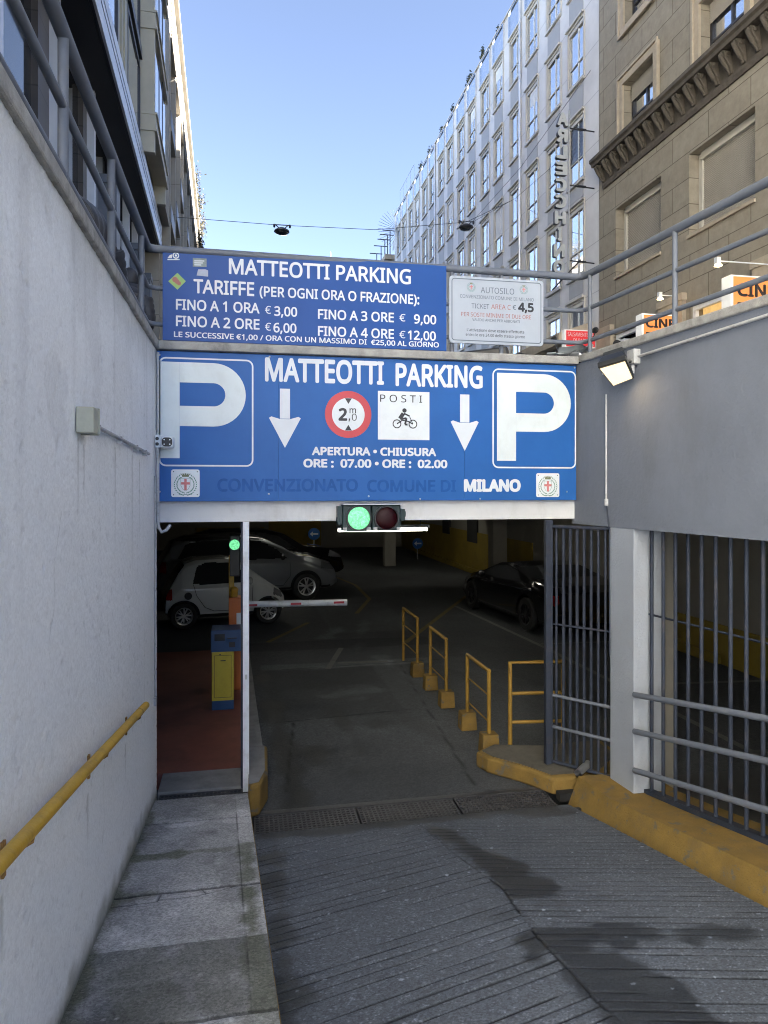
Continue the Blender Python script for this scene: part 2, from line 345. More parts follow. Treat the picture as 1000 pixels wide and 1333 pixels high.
# ------------------------------------------------------------------ lettering
FONT = None
try:
    fp = os.path.join(bpy.utils.system_resource('DATAFILES'), 'fonts', 'NotoSansHebrew-Regular.woff2')
    if os.path.exists(fp): FONT = bpy.data.fonts.load(fp)
except Exception: FONT = None
def text_mesh(s, bold=.02, space=1.0, extrude=0):
    cu = bpy.data.curves.new('lettering', 'FONT'); cu.body = s; cu.size = 1; cu.offset = bold; cu.space_character = space
    cu.extrude = extrude; cu.resolution_u = 6
    if FONT: cu.font = FONT
    o = bpy.data.objects.new('lettering', cu); COL.objects.link(o)
    bpy.context.view_layer.update()
    me = bpy.data.meshes.new_from_object(o.evaluated_get(bpy.context.evaluated_depsgraph_get()))
    bpy.data.objects.remove(o); bpy.data.curves.remove(cu)
    return [tuple(v.co) for v in me.vertices], [tuple(p.vertices) for p in me.polygons]
CAPH = None
def text(mb, s, x0, x1, z0, h, y, bold=.02, space=1.0, fit='caps', thick=0, mirror=False):
    """lettering standing in a plane of constant y, facing -y, fitted to x0..x1 and cap height h"""
    global CAPH
    if CAPH is None:
        v, f = text_mesh('H', 0); CAPH = max(p[1] for p in v)
    v, f = text_mesh(s, 0, space, thick)
    a = min(p[0] for p in v); b = max(p[0] for p in v)
    o = max(0, bold)                                 # bold: a few copies, shifted by the stroke's extra width
    sx = (x1-x0)/(b-a+2*o); sy = h/(CAPH+2*o)
    sh = [(0,0)] if o < .006 else [(q*math.cos(k*math.pi/4), q*math.sin(k*math.pi/4)) for k in range(8) for q in (o,)]+[(0,0)]
    for i, (ex, ez) in enumerate(sh):
        yy = y-.00012*i
        if mirror: mb.add([(x1-(p[0]-a+o+ex)*sx, yy-p[2], z0+(p[1]+o+ez)*sy) for p in v], [tuple(reversed(q)) for q in f])
        else: mb.add([(x0+(p[0]-a+o+ex)*sx, yy-p[2], z0+(p[1]+o+ez)*sy) for p in v], f)
def ptext(mb, s, u0, v0, u1, h, y, **k):
    x0, z0 = atY(u0, v0, y); x1, _ = atY(u1, v0, y)
    d = y/ray(u0, v0)[1]
    text(mb, s, x0, x1, z0, h/F*d, y, **k)
def disc(mb, x, z, r, y, r2=0, n=40):
    if r2:
        vs = [(x+q*math.cos(2*math.pi*k/n), y, z+q*math.sin(2*math.pi*k/n)) for k in range(n) for q in (r, r2)]
        mb.add(vs, [(2*k, 2*((k+1)%n), 2*((k+1)%n)+1, 2*k+1) for k in range(n)])
    else: mb.poly([(x+r*math.cos(2*math.pi*k/n), y, z+r*math.sin(2*math.pi*k/n)) for k in range(n)])
def rrect(x0, x1, z0, z1, r, n=6):
    out = []
    for cx, cz, a0 in ((x1-r,z0+r,-90),(x1-r,z1-r,0),(x0+r,z1-r,90),(x0+r,z0+r,180)):
        for k in range(n+1):
            a = R(a0+90*k/n); out.append((cx+r*math.cos(a), cz+r*math.sin(a)))
    return out
def frame_rr(mb, x0, x1, z0, z1, r, t, y):
    a = rrect(x0,x1,z0,z1,r); b = rrect(x0+t,x1-t,z0+t,z1-t,max(.001,r-t)); n = len(a)
    mb.add([(p[0],y,p[1]) for p in a]+[(p[0],y,p[1]) for p in b], [(i,(i+1)%n,n+(i+1)%n,n+i) for i in range(n)])
def ribbon(mb, pts, w, y):
    for (a, b) in zip(pts, pts[1:]):
        dx, dz = b[0]-a[0], b[1]-a[1]; l = math.hypot(dx, dz) or 1; nx, nz = -dz/l*w/2, dx/l*w/2
        mb.add([(a[0]-nx,y,a[1]-nz),(b[0]-nx,y,b[1]-nz),(b[0]+nx,y,b[1]+nz),(a[0]+nx,y,a[1]+nz)], [(0,1,2,3)])


# ================================================================== GROUND (setting)
# the ramp: fine sheet with saw-cut grooves and oil / water stains
def ramp():
    ys = np.concatenate([np.linspace(-19, .9, 60, endpoint=False), np.linspace(.9, 5.78, 860)])
    ss = np.linspace(0, 1, 340)
    Yg, S = np.meshgrid(ys, ss, indexing='ij')
    xl = np.interp(Yg, [-19, 0, 2.86, 6.2], [.24, .24, .155, .055]); xr = 3.19+(6.3-Yg)*.0913-.43
    Xg = xl+S*(xr-xl); Zg = np.maximum(0, .15*(5.95-Yg))
    jx = np.interp(Yg, [2.6, 3.0, 3.65, 4.3, 5.0, 5.78], [1.66, 1.60, 1.59, 1.63, 1.50, 1.41])+.02*(vnoise(Yg*4, Yg*0, 5)-.5)
    # grooves: herring-bone, one family on each side of the joint
    gl = np.zeros_like(Xg); dep = np.zeros_like(Xg)
    left = Xg < jx
    for fam, sl, sp, sd in ((left, .33, .084, 1), (~left, -.285, .074, 2)):
        t = (Yg-sl*(Xg-1.5)*1.0)/sp + .35*(fbm(Xg*1.3, Yg*1.3, sd*7)-.5)
        k = np.floor(t+.5); fr = np.abs(t-k)*sp
        brk = vnoise(Xg*1.6+k*7.3, k*3.1, sd+30); wid = .0032+.0060*vnoise(Xg*6+k*2.7, k*1.7, sd+50)*(.4+vnoise(k*5.3, k*2.1, sd+70))
        g = (1-sm(wid*.6, wid*1.5, fr))*sm(.30, .44, brk)*(.62+.38*vnoise(k*3.7, k*0+1.3, sd+90))
        gl = np.maximum(gl, np.where(fam, g, 0))
    fade = sm(5.65, 5.3, Yg)
    gl *= fade
    joint = 1-sm(.003, .012, np.abs(Xg-jx))
    joint *= sm(5.75, 5.6, Yg)*(.35+.65*sm(.35, .6, vnoise(Yg*6, Yg*0+3, 9)))
    # stains
    wn = (fbm(Xg*5, Yg*5, 3)-.5)
    st = np.zeros_like(Xg)
    for a, b, w0, w1, amt in [((1.48,5.62),(1.72,4.75),.06,.16,1),((1.72,4.75),(1.82,4.22),.16,.13,1),((1.66,3.66),(2.02,3.55),.05,.13,.9),
                              ((2.02,3.55),(2.35,3.40),.11,.03,.9),((1.66,3.55),(1.80,2.95),.16,.26,.95),((1.80,2.95),(1.85,1.2),.26,.42,.95),
                              ((2.36,3.47),(2.62,3.41),.045,.05,.8),((.24,5.6),(.20,2.2),.05,.09,.75),((.3,2.2),(.3,-3),.09,.12,.7),((.2,5.68),(2.6,5.74),.08,.10,.85),
                              ((2.3,5.66),(2.68,5.6),.10,.08,.7),((1.75,4.0),(1.9,3.95),.05,.05,.4),((1.35,3.95),(1.5,3.9),.03,.06,.35),((.55,4.95),(.6,4.9),.04,.04,.3)]:
        dd, t = seg(Xg, Yg, a, b); ww = w0+(w1-w0)*t
        st = np.maximum(st, amt*(1-sm(-.035, .035, dd-ww+wn*.30)))
    drips = sm(.54, .66, fbm(Xg*22, Yg*2.2, 12))*(1-sm(.12, .34, np.abs(Xg-jx-.16)))*.45
    st = np.maximum(st, drips*sm(2.4, 3, Yg))
    edge = (1-sm(0, .34, (xr-Xg)+.3*wn))*.45
    base = .15*(.72+.56*fbm(Xg*1.5, Yg*1.5, 1))*(1+.22*(vnoise(Xg*140, Yg*140, 4)-.5))
    spk = sm(.80, .95, vnoise(Xg*120, Yg*120, 8))*.11*(1-st*.75)+sm(.86, .97, vnoise(Xg*62, Yg*62, 18))*.09*(1-st*.75)
    dots = np.zeros_like(Xg)
    rs = np.random.RandomState(4)
    for i in range(120):
        px, py = rs.uniform(.2, 3), rs.uniform(1, 5.7); rr = rs.uniform(.004, .013)
        m = (np.abs(Yg-py) < .04) & (np.abs(Xg-px) < .04)
        dots[m] = np.maximum(dots[m], 1-sm(rr*.7, rr*1.2, np.hypot(Xg[m]-px, (Yg[m]-py)*1.2)))
    c = (base*.84+spk*1.25)*(1-.66*st)*(1-.3*edge)
    c = c*(1-.92*gl)*(1-.8*joint)
    c = c*(1-dots)+.34*dots
    col = np.stack([c*.80, c*.90, c*1.06], -1)
    moss = (1-sm(.0, .16, (Xg-xl)+.35*wn))*.5
    col = col*(1-moss[...,None]*.5)+moss[...,None]*.5*np.array([.035,.04,.028])
    Zg = Zg-.006*gl-.006*joint+.004*(fbm(Xg*3, Yg*3, 21)-.5)
    o = grid_obj('driveway_ramp', Xg, Yg, Zg, col, st, MT['asphalt']); tag(o, kind='structure')
ramp()
def path():
    ys = np.concatenate([np.linspace(-12, 1.6, 30, endpoint=False), np.linspace(1.6, 6.28, 700)]); ss = np.linspace(0, 1, 130)
    Yg, S = np.meshgrid(ys, ss, indexing='ij')
    xr = np.interp(Yg, [-12, 0, 2.86, 6.2], [.235, .235, .15, .05]); xl = -.72; Xg = xl+S*(xr-xl)
    # slabs: a step at each joint, as the path was patched
    joints = [6.05, 5.61, 4.96, 4.285, 3.64, 2.96, 2.28, 1.6, .9]
    shade = [.35,.34,.365,.36,.37,.185,.36,.34,.34,.34]
    wob = .03*(fbm(Xg*6, Yg*2, 5)-.5)
    yy = Yg-wob
    idx = np.zeros_like(Xg, int)
    for j in joints: idx += (yy < j)
    sh = np.array(shade)[idx]
    jl = np.zeros_like(Xg)
    for k, j in enumerate(joints):
        wd = [.004,.005,.006,.008,.006,.008,.008,.008,.01][k]
        jl = np.maximum(jl, (1-sm(wd*.5, wd*1.6, np.abs(yy-j)))*(.5 if k in (0,1,4) else .9))
    wn = fbm(Xg*7, Yg*7, 2)-.5
    base = sh*(.68+.64*fbm(Xg*4, Yg*4, 11))*(1+.3*(vnoise(Xg*110, Yg*110, 3)-.5))
    dark = sm(.48, .62, fbm(Xg*2.6+3, Yg*2.6, 71))*.30; base = base*(1-dark)
    # light worn blotches and gum spots
    bl = sm(.56, .70, fbm(Xg*3.2+9, Yg*3.2, 33))*.34
    base = base*(1+bl)
    rs = np.random.RandomState(9)
    for i in range(42):
        px, py = rs.uniform(-.65, .05), rs.uniform(2.2, 6.1); rr = rs.uniform(.006, .017)
        m = (np.abs(Yg-py) < .05) & (np.abs(Xg-px) < .05)
        q = (1-sm(rr*.7, rr*1.25, np.hypot(Xg[m]-px, (Yg[m]-py))))*rs.uniform(.3, .8)
        base[m] = base[m]*(1-q)+.48*q
    col = np.stack([base*1.0, base*1.0, base*1.0], -1)
    # cracks
    for pts in ([(-.71,4.17),(-.47,4.185),(-.46,4.27)],[(-.46,4.2),(-.26,4.2),(-.15,4.235),(-.03,4.29)],[(-.2,4.22),(-.23,4.29)]):
        for a, b in zip(pts, pts[1:]):
            dd, t = seg(Xg, Yg, a, b); jl = np.maximum(jl, .9*(1-sm(.003, .010, dd+.012*np.abs(wn))))
    # moss: along slab joints, along the kerb line, at the wall foot
    mo = np.zeros_like(Xg)
    for a, b, wd, am in [((-.72,4.88),(-.42,4.93),.07,.95),((-.42,4.92),(-.12,4.935),.035,.7),((.03,4.95),(.04,4.34),.022,.8),((.045,4.22),(.055,3.68),.032,.95),((.05,3.6),(.08,2.98),.06,.7),
                         ((-.72,5.9),(-.71,2.0),.022,.85),((-.70,4.29),(-.55,4.28),.03,.7),((-.5,3.55),(-.35,3.0),.14,.35),((-.2,3.5),(-.05,3.1),.12,.3),((.0,2.94),(.12,2.9),.04,.4),((.1,2.9),(.2,-2),.12,.5)]:
        dd, t = seg(Xg, Yg, a, b); mo = np.maximum(mo, am*(1-sm(-.02, .05, dd-wd+wn*.16)))
    gcol = np.array([.085,.092,.045])
    col = col*(1-.75*mo[...,None])+.75*mo[...,None]*gcol
    kerb = sm(-.012, .0, Xg-(xr-.105))
    col = col*(1+.22*kerb[...,None]*(1-mo[...,None]))
    kl = 1-sm(.002, .007, np.abs(Xg-(xr-.108)))
    col = col*(1-.65*kl[...,None]*(.4+.6*sm(.4, .6, vnoise(Yg*5, Yg*0, 1))[...,None]))
    col = col*(1-.78*jl[...,None])
    Zg = .13+.15*(6.4-Yg)-.007*jl+.006*(idx % 2)+.004*(fbm(Xg*9, Yg*9, 7)-.5)
    o = grid_obj('footpath', Xg, Yg, Zg, col, mo*.0, MT['pathcon']); tag(o, kind='structure')
path()
# kerb face under the path edge, worn yellow at its top
b = MB(); pts = [(y, float(np.interp(y, [-12,0,2.86,6.2],[.235,.235,.15,.05]))) for y in np.linspace(-12, 6.28, 60)]
for (y0,x0),(y1,x1) in zip(pts, pts[1:]):
    b.hexa([(x0-.09,y0,KZ(y0)-.35),(x0+.006,y0,KZ(y0)-.35),(x1+.006,y1,KZ(y1)-.35),(x1-.09,y1,KZ(y1)-.35)],
           [(x0-.09,y0,KZ(y0)-.012),(x0+.006,y0,KZ(y0)-.012),(x1+.006,y1,KZ(y1)-.012),(x1-.09,y1,KZ(y1)-.012)])
struct(b, 'footpath_kerb', MT['yellow_kerb'])
b = MB(); b.box(-8.2, 8, 6.22, 34, -.3, -.02); b.prism([(3.3,5.0),(8,5.0),(8,6.22),(3.2,6.22)], -.3, 0); b.prism([(3.75,-3),(8,-3),(8,5.0),(3.42,5.0)], -.3, 0)
b.box(-.72, 2.95, 5.74, 5.78, -.3, -.005)
struct(b, 'garage_floor', MT['floor'])
b = MB(); b.box(-8, .05, 6.86, 11.9, .0, .150); struct(b, 'walkway_floor', MT['redfloor'])
b = MB(); b.box(-.72, .05, 6.44, 6.86, -.1, .15); b.box(-.72, .05, 6.28, 6.44, -.1, .06); struct(b, 'walkway_threshold', MT['concrete'], bevel=.006)
# street deck round the trench, and the street beyond
b = MB()
b.prism([(-300,-200),(-1.0,-200),(-1.0,6.5),(-300,6.5)], 3.45, 3.75)
b.prism([(3.62,-200),(300,-200),(300,6.5),(3.62,6.5)], 3.45, 3.75)
b.prism([(-1.0,-200),(3.62,-200),(3.62,-19),(-1.0,-19)], 3.45, 3.75)
b.box(-300, 300, 6.5, 900, 3.3, 3.75)
struct(b, 'street', MT['tarmac'])
b = MB(); b.box(-2.1, -1.02, -30, 90, 3.75, 3.79); b.box(6.6, 9.4, -30, 90, 3.75, 3.85); struct(b, 'pavement', MT['pave'])
def hall_floor():
    ys = np.concatenate([np.linspace(6.2, 14, 320, endpoint=False), np.linspace(14, 33.5, 240)]); xs = np.linspace(-8.1, 7.8, 480)
    Yg, Xg = np.meshgrid(ys, xs, indexing='ij')
    wn = fbm(Xg*2.5, Yg*2.5, 61)-.5
    c = .082*(.55+.9*fbm(Xg*.9, Yg*.6, 51))*(1+.25*(vnoise(Xg*40, Yg*40, 4)-.5))
    # re-laid patches, tyre tracks, damp marks and pale worn streaks
    for (x0, x1, y0, y1, k) in [(.4,2.0,8.6,11.0,.78),(1.0,2.3,7.0,8.3,1.10),(.3,3.0,11.0,11.35,1.55),(-.5,3.4,12.3,13.0,.7),(1.7,3.4,13.6,17.0,1.25)]:
        m = sm(-.03, .03, np.minimum(np.minimum(Xg-x0, x1-Xg), np.minimum(Yg-y0, y1-Yg))+.10*wn); c = c*(1+(k-1)*m)
    st = np.zeros_like(c)
    for a, b_, w0, am in [((1.25,7.4),(1.15,9.0),.05,.6),((.75,7.3),(.72,7.5),.10,.8),((1.55,8.2),(1.6,8.3),.06,.7),((.5,6.3),(.32,11),.10,.8),((1.0,10.1),(1.9,10.2),.05,.4),((2.3,7.2),(1.6,9.8),.04,.4),((1.1,6.9),(1.12,7.0),.04,.8)]:
        dd, t = seg(Xg, Yg, a, b_); st = np.maximum(st, am*(1-sm(-.06, .08, dd-w0+wn*.45)))
    for a, b_, w0, am in [((1.15,9.55),(1.85,9.65),.20,.75),((1.5,13.2),(1.9,14.0),.10,.7),((.9,10.9),(2.1,11.1),.06,.6),((1.9,11.9),(2.6,15),.03,.5),((2.6,9.4),(2.2,11.5),.06,.6),((4.2,8),(3.4,11),.25,.25)]:
        dd, t = seg(Xg, Yg, a, b_); c = c*(1+.9*am*(1-sm(-.08, .10, dd-w0+wn*.55)))
    for a, b_ in [((.4,8.55),(2.2,8.75)),((2.15,6.4),(2.45,10.9)),((.35,11.0),(3.2,11.2)),((.4,6.6),(.6,8.5))]:
        dd, t = seg(Xg, Yg, a, b_); c = c*(1-.6*(1-sm(.006, .028, dd+.06*np.abs(wn))))
    c = c*(1-.75*st)
    o = grid_obj('garage_floor', Xg, Yg, .003*(fbm(Xg*2, Yg*2, 5)-.5)-.002, np.stack([c*.92,c,c*1.08],-1), st*.8, MT['asphalt']); tag(o, kind='structure')
hall_floor()
# painted lines on the garage floor
b = MB()
def line(a, c, w_, z=.004):
    dx, dy = c[0]-a[0], c[1]-a[1]; l = math.hypot(dx, dy); nx, ny = -dy/l*w_/2, dx/l*w_/2
    return [(a[0]-nx,a[1]-ny,z),(c[0]-nx,c[1]-ny,z),(c[0]+nx,c[1]+ny,z),(a[0]+nx,a[1]+ny,z)]
for a, c in [((2.9,12.5),(6.2,18.5)),((.45,13.0),(1.35,14.75)),((2.5,15.6),(3.15,17.6)),((3.15,17.6),(3.2,20.2)),((3.2,20.2),(2.9,22.0))]: b.poly(line(a, c, .10))
struct(b, 'floor_marking_yellow', MT['line_yellow'])
b = MB()
for a, c in [((4.95,16.1),(5.2,11.6)),((5.2,11.6),(5.3,6.5)),((5.3,9.2),(7.4,9.0)),((5.25,11.9),(7.4,11.8)),((5.3,6.6),(7.4,6.5)),((1.3,10.9),(1.7,12.3)),((1.5,11.25),(2.3,11.2))]: b.poly(line(a, c, .09, .006))
struct(b, 'floor_marking_white', MT['line_white'])

# ================================================================== RETAINING WALLS
def plaster(parent):
    ys = np.concatenate([np.linspace(1.2, 2.6, 120, endpoint=False), np.linspace(2.6, 6.40, 330)]); zs = np.linspace(.0, 3.985, 360)
    Yg, Zg = np.meshgrid(ys, zs, indexing='ij')
    c = .87*(.95+.10*fbm(Yg*1.2, Zg*1.2, 3))
    flake = sm(.52, .56, fbm(Yg*3.1+Zg*1.5, Zg*2.2-Yg*1.0, 7))*sm(2.3, 3.4, Zg+.35*(3.4-Yg)); c = c*(1-.075*flake)
    pits = sm(.66, .74, fbm(Yg*26, Zg*26, 9)); c = c*(1-.10*pits)
    run = sm(.50, .72, fbm(Yg*9, Zg*.55, 13))*sm(1.2, 3.98, Zg); c = c*(1-.10*run)
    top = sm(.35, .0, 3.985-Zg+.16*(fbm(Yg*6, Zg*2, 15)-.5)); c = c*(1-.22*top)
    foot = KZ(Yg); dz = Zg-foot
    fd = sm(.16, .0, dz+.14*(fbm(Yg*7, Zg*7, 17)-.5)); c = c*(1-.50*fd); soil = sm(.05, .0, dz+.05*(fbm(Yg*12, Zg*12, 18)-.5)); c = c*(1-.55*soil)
    for y0, z0, l in ((4.35,3.04,.75),(5.0,3.02,1.1),(5.35,3.0,.8),(3.40,3.03,.5),(3.52,3.0,.35),(2.36,1.55,.3),(3.60,1.34,.35),(4.72,1.18,.3)):
        m = (1-sm(.006, .03, np.abs(Yg-y0)+.012*np.abs(fbm(Yg*30, Zg*3, 5)-.5)))*sm(z0-l, z0-.02, Zg)*(Zg < z0); c = c*(1-.28*m)
    cr = np.zeros_like(c)
    for pts in ([(3.95,.9),(4.02,1.05),(3.99,1.25),(4.06,1.4)],[(2.9,2.2),(3.0,2.35),(2.98,2.5),(3.1,2.7)],[(5.6,1.0),(5.63,1.5),(5.6,1.9)],[(5.2,2.0),(5.26,2.3),(5.22,2.55)]):
        for a, b_ in zip(pts, pts[1:]): dd, t_ = seg(Yg, Zg, a, b_); cr = np.maximum(cr, 1-sm(.0, .010, dd+.01*np.abs(fbm(Yg*20, Zg*20, 6)-.5)))
    c = c*(1-.22*cr)
    X = -.722+.0028*(fbm(Yg*30, Zg*30, 31)-.5)+.0035*(vnoise(Yg*75, Zg*75, 41)-.5)-.004*pits-.003*flake
    col = np.stack([c*.955, c*.985, c*1.02], -1); g = (fd*.35)[...,None]; col = col*(1-g)+g*np.array([.30,.31,.24])
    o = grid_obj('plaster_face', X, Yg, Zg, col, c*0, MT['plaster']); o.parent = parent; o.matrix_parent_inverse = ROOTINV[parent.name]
t = thing('retaining_wall', 'rough white stucco retaining wall with stone coping, carrying the yellow handrail', 'wall', (-.85, 3, 0))
b = MB(); b.box(-1.0, -.73, -19, 6.40, -.3, 3.985); b.box(-.73, -.722, -19, 1.2, -.3, 3.985)
b.build('wall_body', MT['stucco'], t)
plaster(t)
b = MB(); b.box(-1.03, -.695, -19, 6.30, 3.985, 4.06); b.build('coping', MT['coping'], t, bevel=.012)
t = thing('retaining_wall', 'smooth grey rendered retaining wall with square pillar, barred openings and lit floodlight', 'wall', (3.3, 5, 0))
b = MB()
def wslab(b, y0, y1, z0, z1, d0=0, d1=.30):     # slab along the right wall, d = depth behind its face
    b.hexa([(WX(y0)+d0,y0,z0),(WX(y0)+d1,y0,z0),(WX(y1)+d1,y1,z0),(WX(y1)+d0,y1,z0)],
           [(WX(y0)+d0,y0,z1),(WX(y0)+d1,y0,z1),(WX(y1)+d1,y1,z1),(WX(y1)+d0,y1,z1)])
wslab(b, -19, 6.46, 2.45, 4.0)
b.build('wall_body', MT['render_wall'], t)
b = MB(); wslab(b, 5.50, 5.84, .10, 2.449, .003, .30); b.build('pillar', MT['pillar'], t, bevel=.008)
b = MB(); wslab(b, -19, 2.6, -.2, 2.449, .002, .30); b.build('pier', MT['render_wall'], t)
b = MB()
for (ya, yb) in ((-19, 5.0), (5.0, 5.93)):
    n = max(2, int((yb-ya)/.5)); yy = np.linspace(ya, yb, n+1)
    for y0, y1 in zip(yy, yy[1:]):
        z0, z1 = .20+.15*max(0, 5.42-y0), .20+.15*max(0, 5.42-y1)
        q = lambda y, z, d: (WX(y)+d, y, z)
        b.hexa([q(y0,-.3,-.45),q(y0,-.3,.4),q(y1,-.3,.4),q(y1,-.3,-.45)],
               [q(y0,z0,-.25),q(y0,z0,.4),q(y1,z1,.4),q(y1,z1,-.25)])
k = b.build('kerb', MT['yellow_kerb'], t)
b = MB(); wslab(b, -19, 6.30, 4.0, 4.07, -.03, .33); b.build('coping', MT['coping'], t, bevel=.012)

# ================================================================== GARAGE (the building behind the portal)
t = thing('parking_garage', 'dark underground parking hall behind the blue sign', 'garage', (1.2, 20, 0))
b = MB(); b.box(-.715, 3.2, 6.42, 6.72, 2.50, 3.99); b.build('lintel_beam', MT['beam'], t)
b = MB(); b.box(-1.03, 3.17, 6.30, 6.55, 3.985, 4.06); b.build('coping', MT['coping'], t, bevel=.012)
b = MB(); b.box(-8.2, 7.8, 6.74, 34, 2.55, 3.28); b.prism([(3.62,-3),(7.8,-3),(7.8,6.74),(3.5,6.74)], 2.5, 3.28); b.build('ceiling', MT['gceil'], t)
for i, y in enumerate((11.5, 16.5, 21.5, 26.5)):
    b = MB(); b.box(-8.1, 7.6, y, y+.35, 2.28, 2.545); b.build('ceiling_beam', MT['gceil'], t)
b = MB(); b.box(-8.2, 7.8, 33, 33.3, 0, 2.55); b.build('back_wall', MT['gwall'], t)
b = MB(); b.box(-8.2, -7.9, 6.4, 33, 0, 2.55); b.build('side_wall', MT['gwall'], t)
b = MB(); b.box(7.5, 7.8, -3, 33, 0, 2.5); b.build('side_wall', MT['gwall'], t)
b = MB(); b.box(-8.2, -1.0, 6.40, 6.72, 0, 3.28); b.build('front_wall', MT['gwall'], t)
b = MB(); b.box(3.6, 7.8, -3.3, -3, 0, 3.28); b.build('end_wall', MT['gwall'], t)
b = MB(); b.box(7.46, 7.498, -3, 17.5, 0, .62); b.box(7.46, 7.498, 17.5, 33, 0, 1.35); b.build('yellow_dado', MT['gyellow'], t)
b = MB(); b.box(7.36, 7.458, 10, 30, 0, .16); b.build('kerb', MT['gyellow'], t)
b = MB(); b.box(1.2, 3.6, 32.92, 32.998, 0, 2.5); b.box(-2, 1.0, 32.9, 32.998, 0, 1.0); b.build('yellow_panel', MT['gyellow'], t)
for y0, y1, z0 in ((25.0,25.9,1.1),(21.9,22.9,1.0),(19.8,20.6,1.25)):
    b = MB(); b.box(7.44, 7.497, y0, y1, z0, 2.3); b.build('recess_shade_plate', MT['dark'], t)  # dark plates on the wall face, the recess shade put into their colour
for x, y in ((6.85,18.4),(-2.9,16.2),(5.2,25)):
    b = MB(); b.box(x-.2, x+.2, y-.2, y+.2, 0, 2.5); b.build('column', MT['gyellow'] if x < 0 else MT['gwall'], t, bevel=.01)
b = MB(); b.box(3.80, 3.98, 5.95, 6.12, 0, 2.5); b.build('column', MT['gwall'], t, bevel=.01)
b = MB(); b.tube([(-8,15.8,2.2),(7.4,15.8,2.2)], .05); b.tube([(6.9,7,2.32),(6.9,32,2.32)], .06); b.tube([(-1.5,11,2.2),(-1.5,11,0)], .05); b.build('pipe', MT['conduit'], t)

# kerb blocks at the lane
t = thing('kerb_block', 'raised yellow kerb block beside the white post, at the left of the lane', 'kerb', (.12, 6.5, 0))
b = MB(); b.prism([(.055,6.10),(.15,6.14),(.225,6.4),(.245,7.05),(.055,7.05)], 0, .28); b.build('nose', MT['yellow_kerb'], t, bevel=.03)
b = MB(); b.prism([(.055,7.05),(.215,7.05),(.17,9.0),(.11,11.9),(.055,11.9)], 0, .175); b.build('kerb_run', MT['concrete'], t, bevel=.012)
b = MB(); b.prism([(.056,6.14),(.14,6.17),(.20,6.42),(.215,7.03),(.056,7.03)], .28, .283); b.build('worn_top', MT['concrete'], t)
t = thing('kerb_island', 'worn yellow kerb island under the grey gate post, with a bare concrete top', 'kerb', (2.75, 6.5, 0))
isl = [(2.30,6.80),(2.36,6.62),(2.58,6.36),(2.68,6.20),(2.78,6.03),(3.0,6.02),(3.3,6.03),(3.7,6.40),(3.7,6.85),(3.0,6.82),(2.5,6.95)]
b = MB(); b.prism(isl, 0, .155); b.build('kerb_edge', MT['yellow_kerb'], t, bevel=.025)
b = MB(); b.prism([(x+(2.95-x)*.10, y+(6.8-y)*.10) for x, y in isl], .15, .160); b.build('slab_top', MT['dirty_slab'], t)
t = thing('drain_channel', 'dark rainwater channel cut through the yellow kerb, with a short steel pipe end', 'drain', (2.9, 6.0, 0))
b = MB(); b.box(2.80, 3.3, 5.932, 6.018, -.02, .05); b.build('channel', MT['pit'], t)
b = MB(); b.tube([(3.17,6.12,.225),(3.0,5.99,.20)], .035, 14, cap=False); b.tube([(3.0,5.99,.20),(3.17,6.12,.225)], .030, 14, cap=False); b.build('pipe', MT['steel'], t, smooth=True)

# drain grates
t = thing('drain_grate', 'long cast iron drain grate across the foot of the ramp', 'drain', (1.4, 5.97, 0))
b = MB(); b.box(.08, 2.76, 5.77, 6.19, -.12, -.08); b.build('pit', MT['pit'], t)
b = MB(); b.box(.08, 2.76, 5.765, 5.80, -.1, .004); b.box(.08, 2.76, 6.16, 6.225, -.1, .004); b.build('frame', MT['grate'], t)
for i in range(3):
    x0 = .10+i*.885; b = MB()
    for k in range(9): b.box(x0, x0+.87, 5.812+k*.041, 5.812+k*.041+.017, -.05, -.004)
    for k in range(23): b.box(x0+k*.0387, x0+k*.0387+.013, 5.81, 6.157, -.05, -.006)
    b.build('grate_panel', MT['grate'], t)
t = thing('drain_grate', 'narrow slotted drain grate across the footpath at the pedestrian doorway', 'drain', (-.3, 6.3, 0))
b = MB(); b.box(-.70, .045, 6.285, 6.435, .05, .075); b.build('pit', MT['pit'], t)
b = MB()
for k in range(3): b.box(-.70, .045, 6.29+k*.058, 6.29+k*.058+.022, .07, .128)
for k in range(22): b.box(-.70+k*.0345, -.70+k*.0345+.012, 6.29, 6.43, .07, .124)
b.build('grate_panel', MT['grate'], t)

# white post that parts the footpath from the lane
t = thing('door_post', 'slim white square post between footpath and driveway, under the lintel', 'post', (.035, 6.37, .15))
b = MB(); b.box(.008, .062, 6.345, 6.40, .13, 2.5); b.build('shaft', MT['white_post'], t, bevel=.004)
b = MB(); b.box(-.01, .008, 6.38, 6.405, .15, 2.5); b.build('door_edge', MT['gate'], t)
b = MB(); b.box(.026, .045, 6.337, 6.346, 1.12, 1.16); b.build('latch', MT['steel'], t)

# ================================================================== GATES AND GRILLES
t = thing('folding_gate', 'blue grey barred gate folded open beside the square gate post', 'gate', (2.88, 6.35, .15))
b = MB(); b.box(2.845, 2.895, 6.33, 6.385, .155, 2.49); b.box(2.90, 2.918, 6.34, 6.375, .155, 2.49); b.build('post', MT['gate'], t, bevel=.004)
p0, p1 = (2.93, 6.34), (3.30, 5.86)
def gp(s_, z, o=0): return (p0[0]+(p1[0]-p0[0])*s_+o*.79, p0[1]+(p1[1]-p0[1])*s_+o*.61, z)
for k in range(9):
    s_ = .04+k*.115; b = MB(); b.tube([gp(s_,.17),gp(s_,2.44)], .0125, 8); b.build('bar', MT['gate'], t, smooth=True)
for k in range(8):
    s_ = .09+k*.115; b = MB(); b.tube([gp(s_,.17,.10),gp(s_,2.44,.10)], .0115, 8); b.build('bar', MT['gate'], t, smooth=True)
